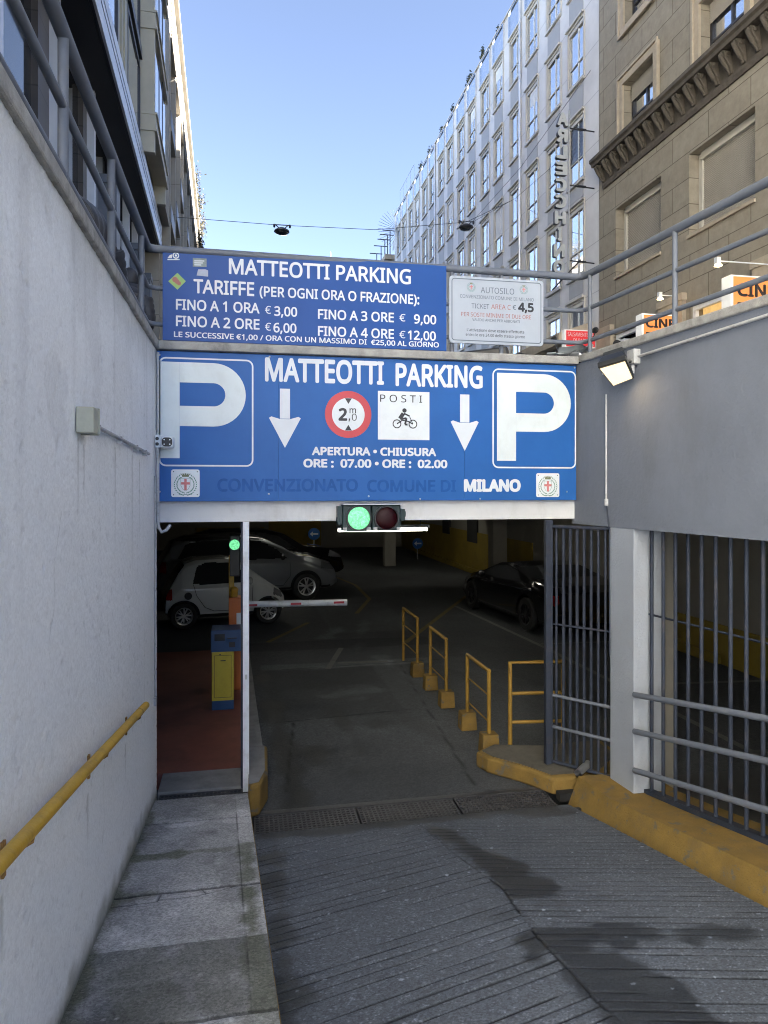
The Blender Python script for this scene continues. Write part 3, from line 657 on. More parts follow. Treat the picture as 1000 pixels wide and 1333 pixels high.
for z, r in ((.19,.016),(1.5,.010),(.52,.016),(.82,.016),(2.43,.016)):
    b = MB(); b.tube([gp(0,z,-.02),gp(1,z,-.02)], r, 8); b.build('rail', MT['rail'] if z in (.52,.82) else MT['gate'], t, smooth=True)
t = thing('window_grille', 'blue grey barred grille with three sloping pipe rails in the right wall opening', 'grille', (3.4, 4.5, .3))
y = 5.44; k = 0
while y > 2.7:
    b = MB(); b.tube([(WX(y)+.13,y,.15+.15*(5.42-y)),(WX(y)+.13,y,2.44)], .0155, 10); b.build('bar', MT['gate'], t, smooth=True); y -= .147; k += 1
def wl(y0, y1, za, zb, o): return [(WX(y0)+o, y0, za),(WX(y1)+o, y1, zb)]
for za, zb in ((1.05,1.05+.167*2.9),(.74,.74+.19*2.9),(.41,.41+.195*2.9)):
    b = MB(); b.tube(wl(5.47, 2.57, za, zb, -.01), .024, 12); b.build('pipe_rail', MT['rail'], t, smooth=True)
b = MB(); b.tube(wl(5.5, 2.6, 1.72, 1.72+.03, .15), .009, 8); b.build('rail', MT['gate'], t)
b = MB(); b.hexa([(WX(5.5)+.1,5.5,.19),(WX(5.5)+.17,5.5,.19),(WX(2.6)+.17,2.6,.62),(WX(2.6)+.1,2.6,.62)],[(WX(5.5)+.1,5.5,.23),(WX(5.5)+.17,5.5,.23),(WX(2.6)+.17,2.6,.66),(WX(2.6)+.1,2.6,.66)]); b.build('sill', MT['gate'], t)

# ================================================================== RAILINGS
def round_bend(pts, r=.10, n=5):
    out = [Vector(pts[0])]
    for a, p, c in zip(pts, pts[1:], pts[2:]):
        a, p, c = Vector(a), Vector(p), Vector(c); u = (a-p).normalized(); v_ = (c-p).normalized()
        for i in range(n+1):
            s_ = i/n; out.append((1-s_)**2*(p+u*r)+2*s_*(1-s_)*p+s_*s_*(p+v_*r))
    return out+[Vector(pts[-1])]
t = thing('street_railing', 'grey tubular street railing along the wall copings and behind the price board', 'railing', (1.2, 6.4, 4.06))
for z, r in ((4.85, .034), (4.52, .021), (4.21, .021)):
    pts = [(-.79,-3,z),(-.79,6.36,z),(3.25,6.40,z),(WX(-3)+.06,-3,z)] if z > 4.8 else [(-.79,-3,z),(-.79,6.38,z),(3.25,6.40,z),(WX(-3)+.06,-3,z)]
    b = MB(); b.tube(round_bend(pts), r, 14); b.build('handrail' if z > 4.8 else 'rail', MT['rail'], t, smooth=True)
for (x, y, r) in [(-.79,y,.024) for y in (-1.0,1.15,3.42,4.62,5.95)]+[(WX(y)+.06,y,.021) for y in (6.25,5.06,3.85,2.6)]+[(1.93,6.40,.02),(2.42,6.40,.02)]:
    b = MB(); b.tube([(x,y,4.05),(x,y,4.84)], r, 12); b.build('baluster', MT['rail'], t, smooth=True)

t = thing('wall_handrail', 'round yellow handrail on rusty brackets sloping down the white stucco wall', 'handrail', (-.63, 3.5, 1.5))
b = MB(); b.tube([(-.63,-1,2.277),(-.63,4.97,1.345)], .0235, 14); b.build('rail', MT['yellow'], t, smooth=True)
for y in (.3, 2.36, 3.60, 4.72):
    z = 1.345+.156*(4.97-y); b = MB()
    b.tube([(-.63,y,z-.02),(-.635,y,z-.045),(-.66,y+.005,z-.06),(-.69,y,z-.058),(-.712,y,z-.055)], .006, 8)
    b.box(-.722,-.712,y-.012,y+.012,z-.145,z-.035); b.build('bracket', MT['rust'], t)
b = MB(); b.lathe([(.0245,-.004),(.0255,0),(.0245,.004)], (-.63,4.66,1.393), 'y', 14); b.build('collar', MT['rust'], t)

# conduits and boxes on the left wall
t = thing('junction_box', 'cream plastic junction box with a conduit running along the white wall', 'junction box', (-.68, 3.4, 3.1))
b = MB(); b.box(-.72,-.645,3.34,3.45,3.045,3.16); b.box(-.722,-.64,3.45,3.458,3.04,3.165); b.box(-.72,-.65,3.458,3.50,3.05,3.155); b.build('box', MT['jbox'], t, bevel=.004)
b = MB(); b.tube([(-.70,3.50,3.105),(-.703,5.72,3.062)], .011, 10); b.build('conduit', MT['conduit'], t, smooth=True)
for y in (3.75, 4.4, 5.05, 5.5):
    z = 3.105-.0194*(y-3.5); b = MB(); b.box(-.722,-.690,y-.006,y+.006,z-.03,z+.014); b.build('clip', MT['conduit'], t)
t = thing('corner_conduit', 'dirty grey conduit pipes running down the corner beside the blue sign', 'conduit', (-.70, 6.3, 3))
b = MB(); b.tube([(-.700,6.285,3.95),(-.700,6.285,3.27)], .011, 8); b.build('pipe', MT['conduit'], t, smooth=True)
b = MB(); b.tube([(-.698,6.26,3.14),(-.698,6.26,2.52),(-.690,6.26,2.46),(-.665,6.26,2.425),(-.63,6.27,2.44),(-.60,6.30,2.48)], .014, 10); b.build('elbow_pipe', MT['conduit'], t, smooth=True)
b = MB(); b.tube([(-.712,6.20,2.9),(-.712,6.20,1.05)], .007, 8); b.box(-.722,-.70,6.17,6.23,.98,1.05); b.build('cable', MT['conduit'], t)
t = thing('security_camera', 'small white security camera with black face at the left end of the sign', 'camera', (-.70, 6.28, 3.2))
b = MB(); b.box(-.72,-.665,6.235,6.30,3.14,3.245); b.build('mount_box', MT['plate'], t, bevel=.005)
b = MB()
for z in (3.215,3.17): b.lathe([(0,.012),(.013,.010),(.015,0)], (-.70,6.235,z), 'y', 12)
b.build('gland', MT['black'], t)
b = MB(); b.box(-.668,-.565,6.20,6.32,3.135,3.235); b.build('camera_body', MT['plate'], t, bevel=.018, seg=3)
b = MB(); b.add([(x,6.194,z) for x,z in rrect(-.658,-.575,3.147,3.223,.028)]+[(x,6.203,z) for x,z in rrect(-.658,-.575,3.147,3.223,.028)], [tuple(range(28))]+[(i,i+28,(i+1)%28+28,(i+1)%28) for i in range(28)]); f = b.build('face', MT['black'], t)
b = MB()
for dx, dz in ((-.015,.012),(.015,.012),(-.015,-.012),(.015,-.012)): disc(b, -.6165+dx*1.5, 3.185+dz*1.6, .006, 6.192, n=10)
b.build('infrared_led', MT['plate'], f)

# floodlight and wiring on the right wall
t = thing('floodlight', 'lit black floodlight on a bracket on the grey right wall, glowing warm', 'floodlight', (3.1, 5.7, 3.7))
lens = [Vector(p) for p in ((2.879,5.40,3.796),(3.129,5.60,3.672),(3.237,5.44,3.724),(3.043,5.24,3.843))]     # tilted down and out, over the lane
nl = (lens[1]-lens[0]).cross(lens[3]-lens[0]).normalized()
if nl.z > 0: nl = -nl
cen = sum(lens, Vector())/4
rim = [p+nl*.004 for p in lens]; mid = [p-nl*.04 for p in lens]; back = [cen+(p-cen)*.72-nl*.125 for p in lens]
b = MB(); b.add(rim+mid+back, [(8,9,10,11)]+[(k,(k+1)%4,(k+1)%4+4,k+4) for k in range(4)]+[(k+4,(k+1)%4+4,(k+1)%4+8,k+8) for k in range(4)]+[(0,1,2,3)]); b.build('housing', MT['black'], t, bevel=.006)
b = MB(); b.poly([cen+(p-cen)*.88+nl*.008 for p in lens]); b.build('lens', MT['flood_glow'], t)
la = bpy.data.lights.new('bulb', 'AREA'); la.energy = .12; la.size = .12; la.color = (1,.70,.38); lo = bpy.data.objects.new('bulb', la); link(lo, t)
lo.location = cen+nl*.02; lo.rotation_euler = (-nl).to_track_quat('Z', 'Y').to_euler()
for k in range(5):
    e = .14+.18*k; p0 = lens[3].lerp(lens[2], e)-nl*.045; p1 = lens[0].lerp(lens[1], e)-nl*.045; b = MB()
    b.add([p0, p1, cen+(p1-cen)*.7-nl*.15, cen+(p0-cen)*.7-nl*.15], [(0,1,2,3)]); b.build('cooling_fin', MT['black'], t)
b = MB(); b.tube([cen-nl*.10, cen-nl*.12+Vector((.10,.0,0)), (WX(5.42),5.42,3.86)], .016, 8); b.build('bracket', MT['black'], t)
t = thing('wiring_conduit', 'grey conduit with a square box, running along the top of the right wall', 'conduit', (3.25, 5, 3.85))
yb = 5.46; b = MB(); b.box(WX(yb)-.055, WX(yb)+.01, yb-.055, yb+.055, 3.84, 3.965); b.build('box', MT['conduit'], t, bevel=.006)
b = MB(); b.tube([(WX(5.4)-.02,5.4,3.90),(WX(2.5)-.02,2.5,3.965)], .012, 10); b.build('pipe', MT['conduit'], t, smooth=True)
b = MB(); b.tube([(WX(5.5)-.025,5.5,3.885),(WX(5.8)-.02,5.8,3.87),(WX(5.95)-.02,5.9,3.83),(3.15,5.72,3.80)], .012, 8); b.tube([(WX(5.46)-.03,5.46,3.84),(WX(5.46)-.03,5.46,3.77),(WX(5.5)-.05,5.5,3.735),(WX(5.55)-.06,5.55,3.73)], .013, 8); b.build('elbow_pipe', MT['conduit'], t, smooth=True)
t = thing('downpipe_cable', 'pale cable conduit running down the grey wall below the floodlight', 'conduit', (3.2, 5.88, 3))
yb = 5.87; b = MB(); b.tube([(WX(yb)-.015,yb,3.64),(WX(yb)-.015,yb,2.68)], .009, 8); b.box(WX(yb)-.03,WX(yb),yb-.012,yb+.012,2.64,2.70); b.build('pipe', MT['conduit'], t)
b = MB(); b.tube([(WX(yb)-.01,yb,2.65),(WX(yb)-.01,yb-.02,2.55),(WX(5.8)-.012,5.83,2.40),(WX(5.8)-.008,5.83,1.3)], .006, 6); b.build('cable', MT['gate'], t)

# ================================================================== SIGNS
Y0 = YP; YT = YP-.003; YU = YP-.005; YV = YP-.007
def P_glyph(mb, x0, x1, z0, z1, stem, bar, y):    # the parking P: stem and round bowl
    zb = z0+(z1-z0)*.335                          # underside of the bowl
    mb.add([(x0,y,z0),(x0+stem,y,z0),(x0+stem,y,z1),(x0,y,z1)], [(0,1,2,3)])
    ro = (z1-zb)/2; ri = ro-bar; zc = (z1+zb)/2; xc = x1-ro; n = 20
    xs = x0+stem+.0005
    o = [(xs,z1)]+[(xc+ro*math.cos(R(90-180*k/n)), zc+ro*math.sin(R(90-180*k/n))) for k in range(n+1)]+[(xs,zb)]
    i = [(xs,zc+ri)]+[(xc+ri*math.cos(R(90-180*k/n)), zc+ri*math.sin(R(90-180*k/n))) for k in range(n+1)]+[(xs,zc-ri)]
    m = len(o); mb.add([(p[0],y,p[1]) for p in o]+[(p[0],y,p[1]) for p in i], [(k,m+k,m+k+1,k+1) for k in range(m-1)])
def emblem(parent, cx, cz, s, y, full=True):      # city crest: red cross shield, mural crown, green wreath
    b = MB(); 
    for sg in (-1, 1):
        for k in range(13):
            a = R(-80+k*11.5); 
            for q in (-1, 1):
                r = s*(.355+.045*q); ex, ez = cx+sg*r*math.cos(a), cz-.05*s+r*math.sin(a)
                l = s*.052; ta = a+(R(90)+q*R(-35))
                tx, tz = sg*math.cos(ta)*l, math.sin(ta)*l; nx, nz = -tz*.38, tx*.38
                b.add([(ex-tx,y,ez-tz),(ex+nx,y,ez+nz),(ex+tx,y,ez+tz),(ex-nx,y,ez-nz)], [(0,1,2,3) if sg > 0 else (0,1,2,3)])
    for sg in (-1,1): ribbon(b, [(cx,cz-.42*s),(cx+sg*.12*s,cz-.44*s),(cx+sg*.24*s,cz-.41*s)], .02*s, y)
    b.build('wreath', MT['wreath'], parent)
    b = MB(); sh = [(cx-.17*s,cz+.17*s),(cx-.17*s,cz-.08*s),(cx-.10*s,cz-.22*s),(cx,cz-.29*s),(cx+.10*s,cz-.22*s),(cx+.17*s,cz-.08*s),(cx+.17*s,cz+.17*s)]
    ribbon(b, sh+[sh[0]], .012*s, y)
    b.build('shield_outline', MT['wreath'], parent)
    b = MB(); b.add([(cx+p*s,y-.0006,cz+q*s) for p,q in ((-.045,-.26),(.045,-.26),(.045,.165),(-.045,.165))], [(0,1,2,3)])
    b.add([(cx+p*s,y-.0007,cz+q*s) for p,q in ((-.16,-.05),(.16,-.05),(.16,.04),(-.16,.04))], [(0,1,2,3)]); b.build('red_cross', MT['cross'], parent)
    b = MB(); zc = cz+.24*s
    b.add([(cx+p*s,y,zc+q*s) for p,q in ((-.12,0),(.12,0),(.14,.09),(-.14,.09))], [(0,1,2,3)])
    for k in range(5):
        xx = cx+(-.15+k*.075)*s; h = .155-.01*abs(k-2)
        b.add([(xx-.022*s,y-.0004,zc+.08*s),(xx+.022*s,y-.0004,zc+.08*s),(xx+.03*s,y-.0004,zc+h*s),(xx,y-.0004,zc+(h-.03)*s),(xx-.03*s,y-.0004,zc+h*s)], [(0,1,2,3,4)])
    b.build('crown', MT['crown'], parent)

# ---- the big portal sign
SX0, SX1, SZ0, SZ1 = -.712, 3.165, 2.682, 3.978
t = thing('parking_sign', 'large blue entrance sign with two white P panels, arrows and opening hours', 'sign', (1.22, 6.37, 2.68))
b = MB()
for i in range(3):
    xa = SX0+(SX1-SX0)*[0,.265,.71][i]; xb = SX0+(SX1-SX0)*[.265,.71,1][i]-.0015; b.box(xa, xb, YP+.0001, YP+.045, SZ0, SZ1)
b.build('panel', MT['blue_sign'], t, bevel=.002, seg=1)
for (pu, pv0, pu1, pv1, sx0, sx1) in ((198,460,330,606,204,320),(641,478,750,609,647,743)):
    x0, z1 = atY(pu, pv0, YP); x1, _ = atY(pu1, pv0, YP)
    x0 = max(x0, SX0+.012); z1 = 3.925; z0 = 2.985
    b = MB(); frame_rr(b, x0, x1, z0, z1, .06, .014, YT); b.build('border', MT['letter'], t)
    gx0, _ = atY(sx0, 500, YP); gx1, _ = atY(sx1, 500, YP)
    b = MB(); P_glyph(b, gx0, gx1, 3.055, 3.885, .19, .175, YT); b.build('letter_p', MT['pwhite'], t)
b = MB(); ptext(b, 'MATTEOTTI', 345, 496.5, 500, 31.5, YT, bold=.03); ptext(b, 'PARKING', 515, 502.5, 628.5, 30, YT, bold=.03); b.build('lettering', MT['letter'], t)
b = MB(); ptext(b, 'APERTURA • CHIUSURA', 406, 592.5, 568, 11, YT, bold=.04); b.build('lettering', MT['letter'], t)
b = MB(); ptext(b, 'ORE :  07.00 • ORE :  02.00', 395, 608.5, 582.5, 11.3, YT, bold=.04); b.build('lettering', MT['letter'], t)
b = MB(); ptext(b, 'CONVENZIONATO', 283, 640, 466, 17, YT, bold=.03); b.build('ghost_lettering', MT['faint_blue'], t); b = MB(); ptext(b, 'COMUNE DI', 478, 640.5, 594, 16, YT, bold=.03); b.build('ghost_lettering', MT['faint_blue'], t)
b = MB(); ptext(b, 'MILANO', 604, 640.3, 678, 16.6, YT, bold=.055); b.build('lettering', MT['letter'], t)
for (uc, v0, v1, hw, hb, sw) in ((371,506,583,20.5,545,6.5),(605,513.5,587,19,550,6.3)):
    x, zt = atY(uc, v0, YP); _, zb = atY(uc, v1, YP); _, zh = atY(uc, hb, YP); d_ = YP/ray(uc, v0)[1]; k = d_/F
    b = MB(); b.poly([(x-sw*k,YT,zh+.0),(x+sw*k,YT,zh),(x+sw*k,YT,zt),(x-sw*k,YT,zt)])
    b.poly([(x,YT-.0002,zb),(x+hw*k,YT-.0002,zh+.005),(x+(hw-3)*k,YT-.0002,zh+.018),(x+sw*k,YT-.0002,zh-.004),(x-sw*k,YT-.0002,zh-.004),(x-(hw-3)*k,YT-.0002,zh+.018),(x-hw*k,YT-.0002,zh+.005)])
    b.build('arrow', MT['letter'], t)
cx, cz = atY(453.5, 539.5, YP); k = (YP/ray(453,540)[1])/F
b = MB(); disc(b, cx, cz, 30*k, YT); disc(b, cx, cz, 30.6*k, YT+.0006, 29.2*k)
h = b.build('height_limit_roundel', MT['red_ring'], t)
b = MB(); disc(b, cx, cz, 21.5*k, YU); b.build('white_disc', MT['plate'], h)
b = MB(); b.poly([(cx-4.5*k,YV,cz+21*k),(cx,YV,cz+13.5*k),(cx+4.5*k,YV,cz+21*k)][::-1]); b.poly([(cx-4.5*k,YV,cz-21*k),(cx+4.5*k,YV,cz-21*k),(cx,YV,cz-13.5*k)])
text(b, '2', cx-13*k, cx-1.5*k, cz-8.5*k, 16.5*k, YV, bold=.035); text(b, 'm', cx+1.5*k, cx+10*k, cz+1.5*k, 8.5*k, YV, bold=.01)
text(b, ',', cx+.2*k, cx+2.3*k, cz-7.5*k, 11*k, YV); text(b, '0', cx+4.5*k, cx+11*k, cz-8*k, 9*k, YV, bold=.0)
b.build('lettering', MT['ink'], h)
x0, z1 = atY(492, 508, YP); x1, z0 = atY(559, 573, YP); pw = x1-x0
b = MB(); b.box(x0, x1, YT-.001, YP, z0, z1-.005); pl = b.build('motorcycle_plate', MT['plate'], t)
b = MB(); text(b, 'P O S T I', x0+.02, x1-.07, z1-.105, .066, YV, bold=-.012)
mx, mz = x0+pw*.52, z0+pw*.35; s_ = pw
for dx in (-.155, .155): disc(b, mx+dx*s_, mz-.05*s_, .085*s_, YV, .066*s_, 24)
ribbon(b, [(mx-.155*s_,mz-.05*s_),(mx-.05*s_,mz+.02*s_),(mx+.06*s_,mz+.0*s_),(mx+.155*s_,mz-.05*s_)], .022*s_, YV)
ribbon(b, [(mx+.155*s_,mz-.05*s_),(mx+.09*s_,mz+.09*s_)], .014*s_, YV)
ribbon(b, [(mx-.10*s_,mz+.05*s_),(mx-.03*s_,mz+.15*s_)], .075*s_, YV-.0003)         # torso
ribbon(b, [(mx-.02*s_,mz+.15*s_),(mx+.09*s_,mz+.10*s_)], .028*s_, YV-.0005)        # arm
ribbon(b, [(mx-.09*s_,mz+.04*s_),(mx+.03*s_,mz+.06*s_),(mx+.0*s_,mz-.06*s_),(mx+.05*s_,mz-.06*s_)], .036*s_, YV-.0006)
disc(b, mx-.01*s_, mz+.205*s_, .042*s_, YV-.0008, n=20)
b.build('pictogram', MT['ink'], pl)
for (u0, v0, u1, v1) in ((223,611,260,647),(698,616,728,647)):
    x0, z1 = atY(u0, v0, YP); x1, z0 = atY(u1, v1, YP); s_ = x1-x0
    b = MB(); b.extrude([(x,YT-.002,z) for x, z in rrect(x0,x1,z0,z1,.018)], (0,.004,0)); pl = b.build('crest_plate', MT['plate'], t)
    emblem(pl, (x0+x1)/2, (z0+z1)/2, s_*.97, YT-.0032)
    b = MB()
    for px in (x0+.02, x1-.02):
        for pz in (z0+.02, z1-.02): disc(b, px, pz, .005, YT-.0035, n=8)
    b.build('screw', MT['ink'], pl)
b = MB()
for (u, v) in ((206,462),(351,462),(547,655),(625,650),(738,640),(205,640),(350,643),(480,646),(748,470)): 
    x, z = atY(u, v, YP); b.lathe([(0,.005),(.006,.004),(.009,0)], (max(SX0+.02,min(SX1-.02,x)), YT, max(SZ0+.015,min(SZ1-.02,z))), 'y', 10)
b.build('rivet', MT['steel'], t)

# ---- the price board on the railing
TX0, TX1, TZ0, TZ1 = -.668, 1.862, 4.07, 4.858
Y0b = 6.345; ya = Y0b-.003
t = thing('price_board', 'dark blue tariff board with white prices fixed to the railing above the parking sign', 'sign', (.6, 6.36, 4.07))
b = MB(); b.box(TX0, TX1, Y0b, Y0b+.02, TZ0, TZ1); b.build('panel', MT['blue_tariff'], t, bevel=.002, seg=1)
for s, u0, v0, u1, h in [('MATTEOTTI PARKING',298,356.5,535,20.5),('TARIFFE',252,381.5,331,18.5),('(PER OGNI ORA O FRAZIONE):',338,385.5,546,13.2),
        ('FINO A 1 ORA',229,403,338,14),('€',345,408,353,10),('3,00',357,411,387,12.5),('FINO A 2 ORE',229,424.5,338,14),('€',345,430,353,10),('6,00',356,432.5,386,12.5),
        ('FINO A 3 ORE',414,415,513,12.8),('€',520,418,528,9.5),('9,00',539,421,568,12),('FINO A 4 ORE',414,437,513,12.8),('€',520,440,528,9.5),('12,00',531,442,567.5,12),
        ('LE SUCCESSIVE €1,00 / ORA CON UN MASSIMO DI  €25,00 AL GIORNO',226.5,438.5,571.5,7.2)]:
    b = MB(); ptext(b, s, u0, v0, u1, h, ya, bold=.004 if s == '€' else .02); b.build('lettering', MT['letter'], t)
def px(u, v): q = atY(u, v, ya); return (q[0], ya, q[1])
b = MB(); b.poly([px(231,377),px(242,366),px(231,355),px(219,366)]); s1 = b.build('sticker', M('green_sticker',(.25,.42,.12),.5), t)
b = MB()
for i in range(3): q = px(228+i*2.5, 364+i*2.4); disc(b, q[0], q[2], .024-.003*i, ya-.001-.0002*i, n=14)
b.build('red_blotch', MT['ink_red'], s1)
b = MB(); b.poly([px(251,347),px(269,347.5),px(269,336.5),px(251,335.5)]); s2 = b.build('sticker', M('grey_green_sticker',(.20,.25,.25),.6,var=.25,vs=30), t)
b = MB()
for i in range(3): b.poly([(lambda q: (q[0],ya-.001,q[2]))(px(u_,v_)) for u_, v_ in ((253,340.2+i*2.6),(266-i*2,340.4+i*2.6),(266-i*2,339+i*2.6),(253,338.8+i*2.6))])
b.build('small_print', MT['letter'], s2)
b = MB(); b.poly([px(256,358.5),px(271,360),px(271,352),px(267.5,350.5),px(258,350.5)]); b.build('sticker', M('torn_grey_sticker',(.36,.40,.50),.7,var=.12,vs=14), t)
b = MB(); b.poly([px(218,338.5),px(234,338.5),px(234,337),px(218,337)]); b.poly([px(218,336),px(224,336),px(224,331),px(221,332)])
q = px(229,332.5); disc(b, q[0], q[2], .028, ya, .018, 18); disc(b, q[0], q[2], .010, ya, n=12); b.build('sticker', MT['pwhite'], t)

# ---- the tilted ticket board
Y0c = 6.345; yc = Y0c-.003
cor = [atY(*p, Y0c) for p in ((584.2,446.6),(704.8,451.8),(707.8,366.8),(586.2,358.6))]
t = thing('ticket_board', 'white rounded notice board on the railing, right of the price board', 'sign', (2.3, 6.36, 4.2))
cxm = sum(p[0] for p in cor)/4; czm = sum(p[1] for p in cor)/4
ax0, ax1, az0, az1 = 1.888, 2.822, 4.150, 4.775
b = MB(); b.extrude([(x,Y0c,z) for x, z in rrect(ax0,ax1,az0,az1,.035)], (0,.02,0)); b.build('panel', MT['board_white'], t)
b = MB(); frame_rr(b, ax0+.022, ax1-.022, az0+.022, az1-.022, .03, .008, yc); b.build('border', MT['ink_grey'], t)
for s, u0, v0, u1, h, m, bo in [('AUTOSILO',626,381,669.5,7.6,'ink_grey',.0),('CONVENZIONATO COMUNE DI MILANO',599,387.3,695,4.4,'ink_grey',.0),('TICKET',614,401,637,6.2,'ink_grey',0),('AREA C',639.5,402,665,6.2,'ink_red',0),
        ('€',667.5,403,672,6,'ink_grey',.01),('4,5',674.5,405.5,695,12,'ink',.04),('PER SOSTE MINIME DI DUE ORE',600.5,411.2,691.5,5.3,'ink_red',0),('VALIDO ANCHE PER ABBONATI',615,417.5,677,3.4,'ink_grey',0),
        ("L'attivazione deve essere effettuata",608,430.8,682.5,3.7,'ink',.0),('entro le ore 24.00 dello stesso giorno',606.5,437,683.5,3.7,'ink',.0)]:
    b = MB(); ptext(b, s, u0, v0, u1, h, yc, bold=bo); b.build('lettering', MT[m], t)
for (u, v) in ((613.5,373),(682,376.5)):
    x, z = atY(u, v, yc)
    b = MB(); disc(b, x, z, .042, yc-.001, n=20); pl = b.build('crest', MT['board_white'], t); emblem(pl, x, z, .10, yc-.002)

# ---- traffic light over the lane
t = thing('traffic_light', 'horizontal two lens traffic light under the blue sign, green lit', 'traffic light', (1.16, 6.2, 2.54))
yl = 6.20
def tl(u, v, y=yl): return atY(u, v, y)
xa, za = tl(446, 692); xb, zb = tl(522, 657)
xm = (xa+xb)/2
b = MB(); b.box(xa, xm-.002, yl, yl+.13, za, zb); b.box(xm+.002, xb, yl, yl+.13, za, zb); b.build('housing', MT['dgreen'], t, bevel=.012)
b = MB(); b.box(xa-.005, xb+.01, yl-.06, yl+.16, zb+.001, zb+.009); b.build('top_plate', MT['steel'], t)
b = MB(); b.box(xa-.04, xa-.002, yl+.02, yl+.11, za+.06, zb-.01); b.box(xb+.002, xb+.045, yl+.03, yl+.11, za+.09, zb-.04); b.tube([(xa-.045,yl+.06,za+.10),(xa-.02,yl+.06,za+.10)], .03, 12); b.tube([(xb+.02,yl+.07,zb-.085),(xb+.055,yl+.07,zb-.085)], .03, 12); b.build('clamp', MT['dgreen'], t)
for u, mm, nm in ((467,'green_lens','green_lens'),(503,'red_lens','red_lens')):
    x, z = tl(u, 674.5)
    b = MB(); b.lathe([(.112,0),(.112,.03),(.100,.03),(.100,-.005)], (x,yl,z), 'y', 36); b.build('lens_hood', MT['black'], t, smooth=True)
    b = MB(); b.lathe([(.101,.002),(.085,.014),(.05,.024),(.0,.028)], (x,yl,z), 'y', 36); b.build(nm, MT[mm], t, smooth=True)
b = MB()
for x in (xa+.02, xm-.03, xm+.03, xb-.02): b.box(x-.018, x+.018, yl-.006, yl+.002, za+.002, za+.035)
b.build('corner_lug', MT['conduit'], t)

# ---- fluorescent lamps in the hall
def tube_lamp(y, xa, xb, z, label):
    t = thing('fluorescent_lamp', label, 'lamp', ((xa+xb)/2, y, z), 'tube lamps in the hall')
    b = MB(); b.box(xa, xb, y-.06, y+.06, z+.025, z+.07); b.build('lamp_body', MT['conduit'], t)
    b = MB(); b.tube([(xa+.02,y,z),(xb-.02,y,z)], .022, 10); b.build('tube', MT['tube_glow'], t)
    for x in (xa+.12, xb-.12):
        b = MB(); b.tube([(x,y,z+.07),(x,y,2.56)], .006, 6); b.build('hanger', MT['black'], t)
tube_lamp(10, 1.32, 2.66, 2.197, 'lit fluorescent tube hanging just behind the traffic light')
tube_lamp(18, -.2, 1.1, 2.42, 'lit fluorescent tube on the ceiling above the silver car')
tube_lamp(25, 1.6, 2.9, 2.42, 'lit fluorescent tube on the ceiling deep in the hall near the back wall')
tube_lamp(14, 4.5, 5.8, 2.42, 'lit fluorescent tube on the ceiling above the black sports car')
tube_lamp(22, 5.2, 6.5, 2.42, 'lit fluorescent tube on the ceiling beside the right hand yellow wall')

# ---- things at the lane inside
t = thing('ticket_machine', 'yellow and blue ticket machine standing on the red brown walkway', 'ticket machine', (-.2, 8.8, .15))
b = MB(); b.box(-.352, -.095, 8.68, 8.98, .15, .262); b.build('plinth', MT['booth_blue'], t, bevel=.004)
b = MB(); b.box(-.352, -.095, 8.67, 8.99, .263, .845); b.build('cabinet', MT['booth_yellow'], t, bevel=.006)
b = MB(); b.box(-.360, -.01, 8.66, 9.0, .846, 1.105); b.build('head', MT['booth_blue'], t, bevel=.006)
b = MB()
for (a, c, e, f_) in ((-.322,-.318,.30,.80),(-.128,-.124,.30,.80),(-.322,-.124,.30,.304),(-.322,-.124,.80,.804)): b.box(a, c, 8.667, 8.672, e, f_)
b.build('door_seam', MT['ink'], t)
b = MB(); b.box(-.25,-.19,8.665,8.671,.735,.745); b.tube([(-.255,8.66,.815),(-.255,8.68,.815)], .008, 8); b.build('lock', MT['ink'], t)
b = MB(); b.box(-.32, -.20, 8.654, 8.662, .98, 1.06); b.build('display', MT['dark_glass'], t)
b = MB(); b.box(-.17, -.06, 8.652, 8.662, 1.0, 1.012); b.box(-.15,-.08,8.652,8.662,.90,.96); b.build('card_slot', MT['ink'], t)
t = thing('boom_barrier', 'white boom barrier with red reflectors lowered across the lane', 'barrier', (-.08, 9.6, .15))
b = MB(); b.box(-.17, .015, 9.50, 9.72, .15, 1.36); b.build('cabinet', MT['orange'], t, bevel=.008)
b = MB(); b.box(-.07,.0,9.492,9.501,.95,1.16); b.build('warning_plate', MT['pwhite'], t)
b = MB(); b.tube([(-.15,9.6,1.255),(1.405,9.6,1.235)], .043, 14); b.build('arm', MT['white_post'], t, smooth=True)
b = MB()
for x in (.13, .71, 1.29): b.box(x-.07, x+.07, 9.548, 9.556, 1.232, 1.26)
b.build('reflector', M('red_reflector',(.45,.03,.05),.3), t)
b = MB(); b.tube([(-.1,9.6,1.36),(-.1,9.6,1.43)], .05, 14); b.ball((-.1,9.6,1.45),.055,.055,.045,14); b.build('beacon', M('amber_beacon',(.42,.22,.02),.3), t, smooth=True)
t = thing('signal_pole', 'slim yellow signal pole with a small lit green lamp behind the ticket machine', 'signal', (-.13, 9.85, .15))
b = MB(); b.box(-.175, -.105, 9.83, 9.90, .15, 1.88); b.build('pole', MT['yellow'], t, bevel=.004)
b = MB(); b.box(-.165, -.025, 9.82, 9.95, 1.60, 2.16); b.build('lamp_housing', MT['black'], t, bevel=.012)
b = MB(); b.lathe([(.068,-.01),(.07,.02),(.05,.035),(0,.042)], (-.098,9.82,2.03), 'y', 24); b.build('green_lamp', MT['green_lens'], t, smooth=True)
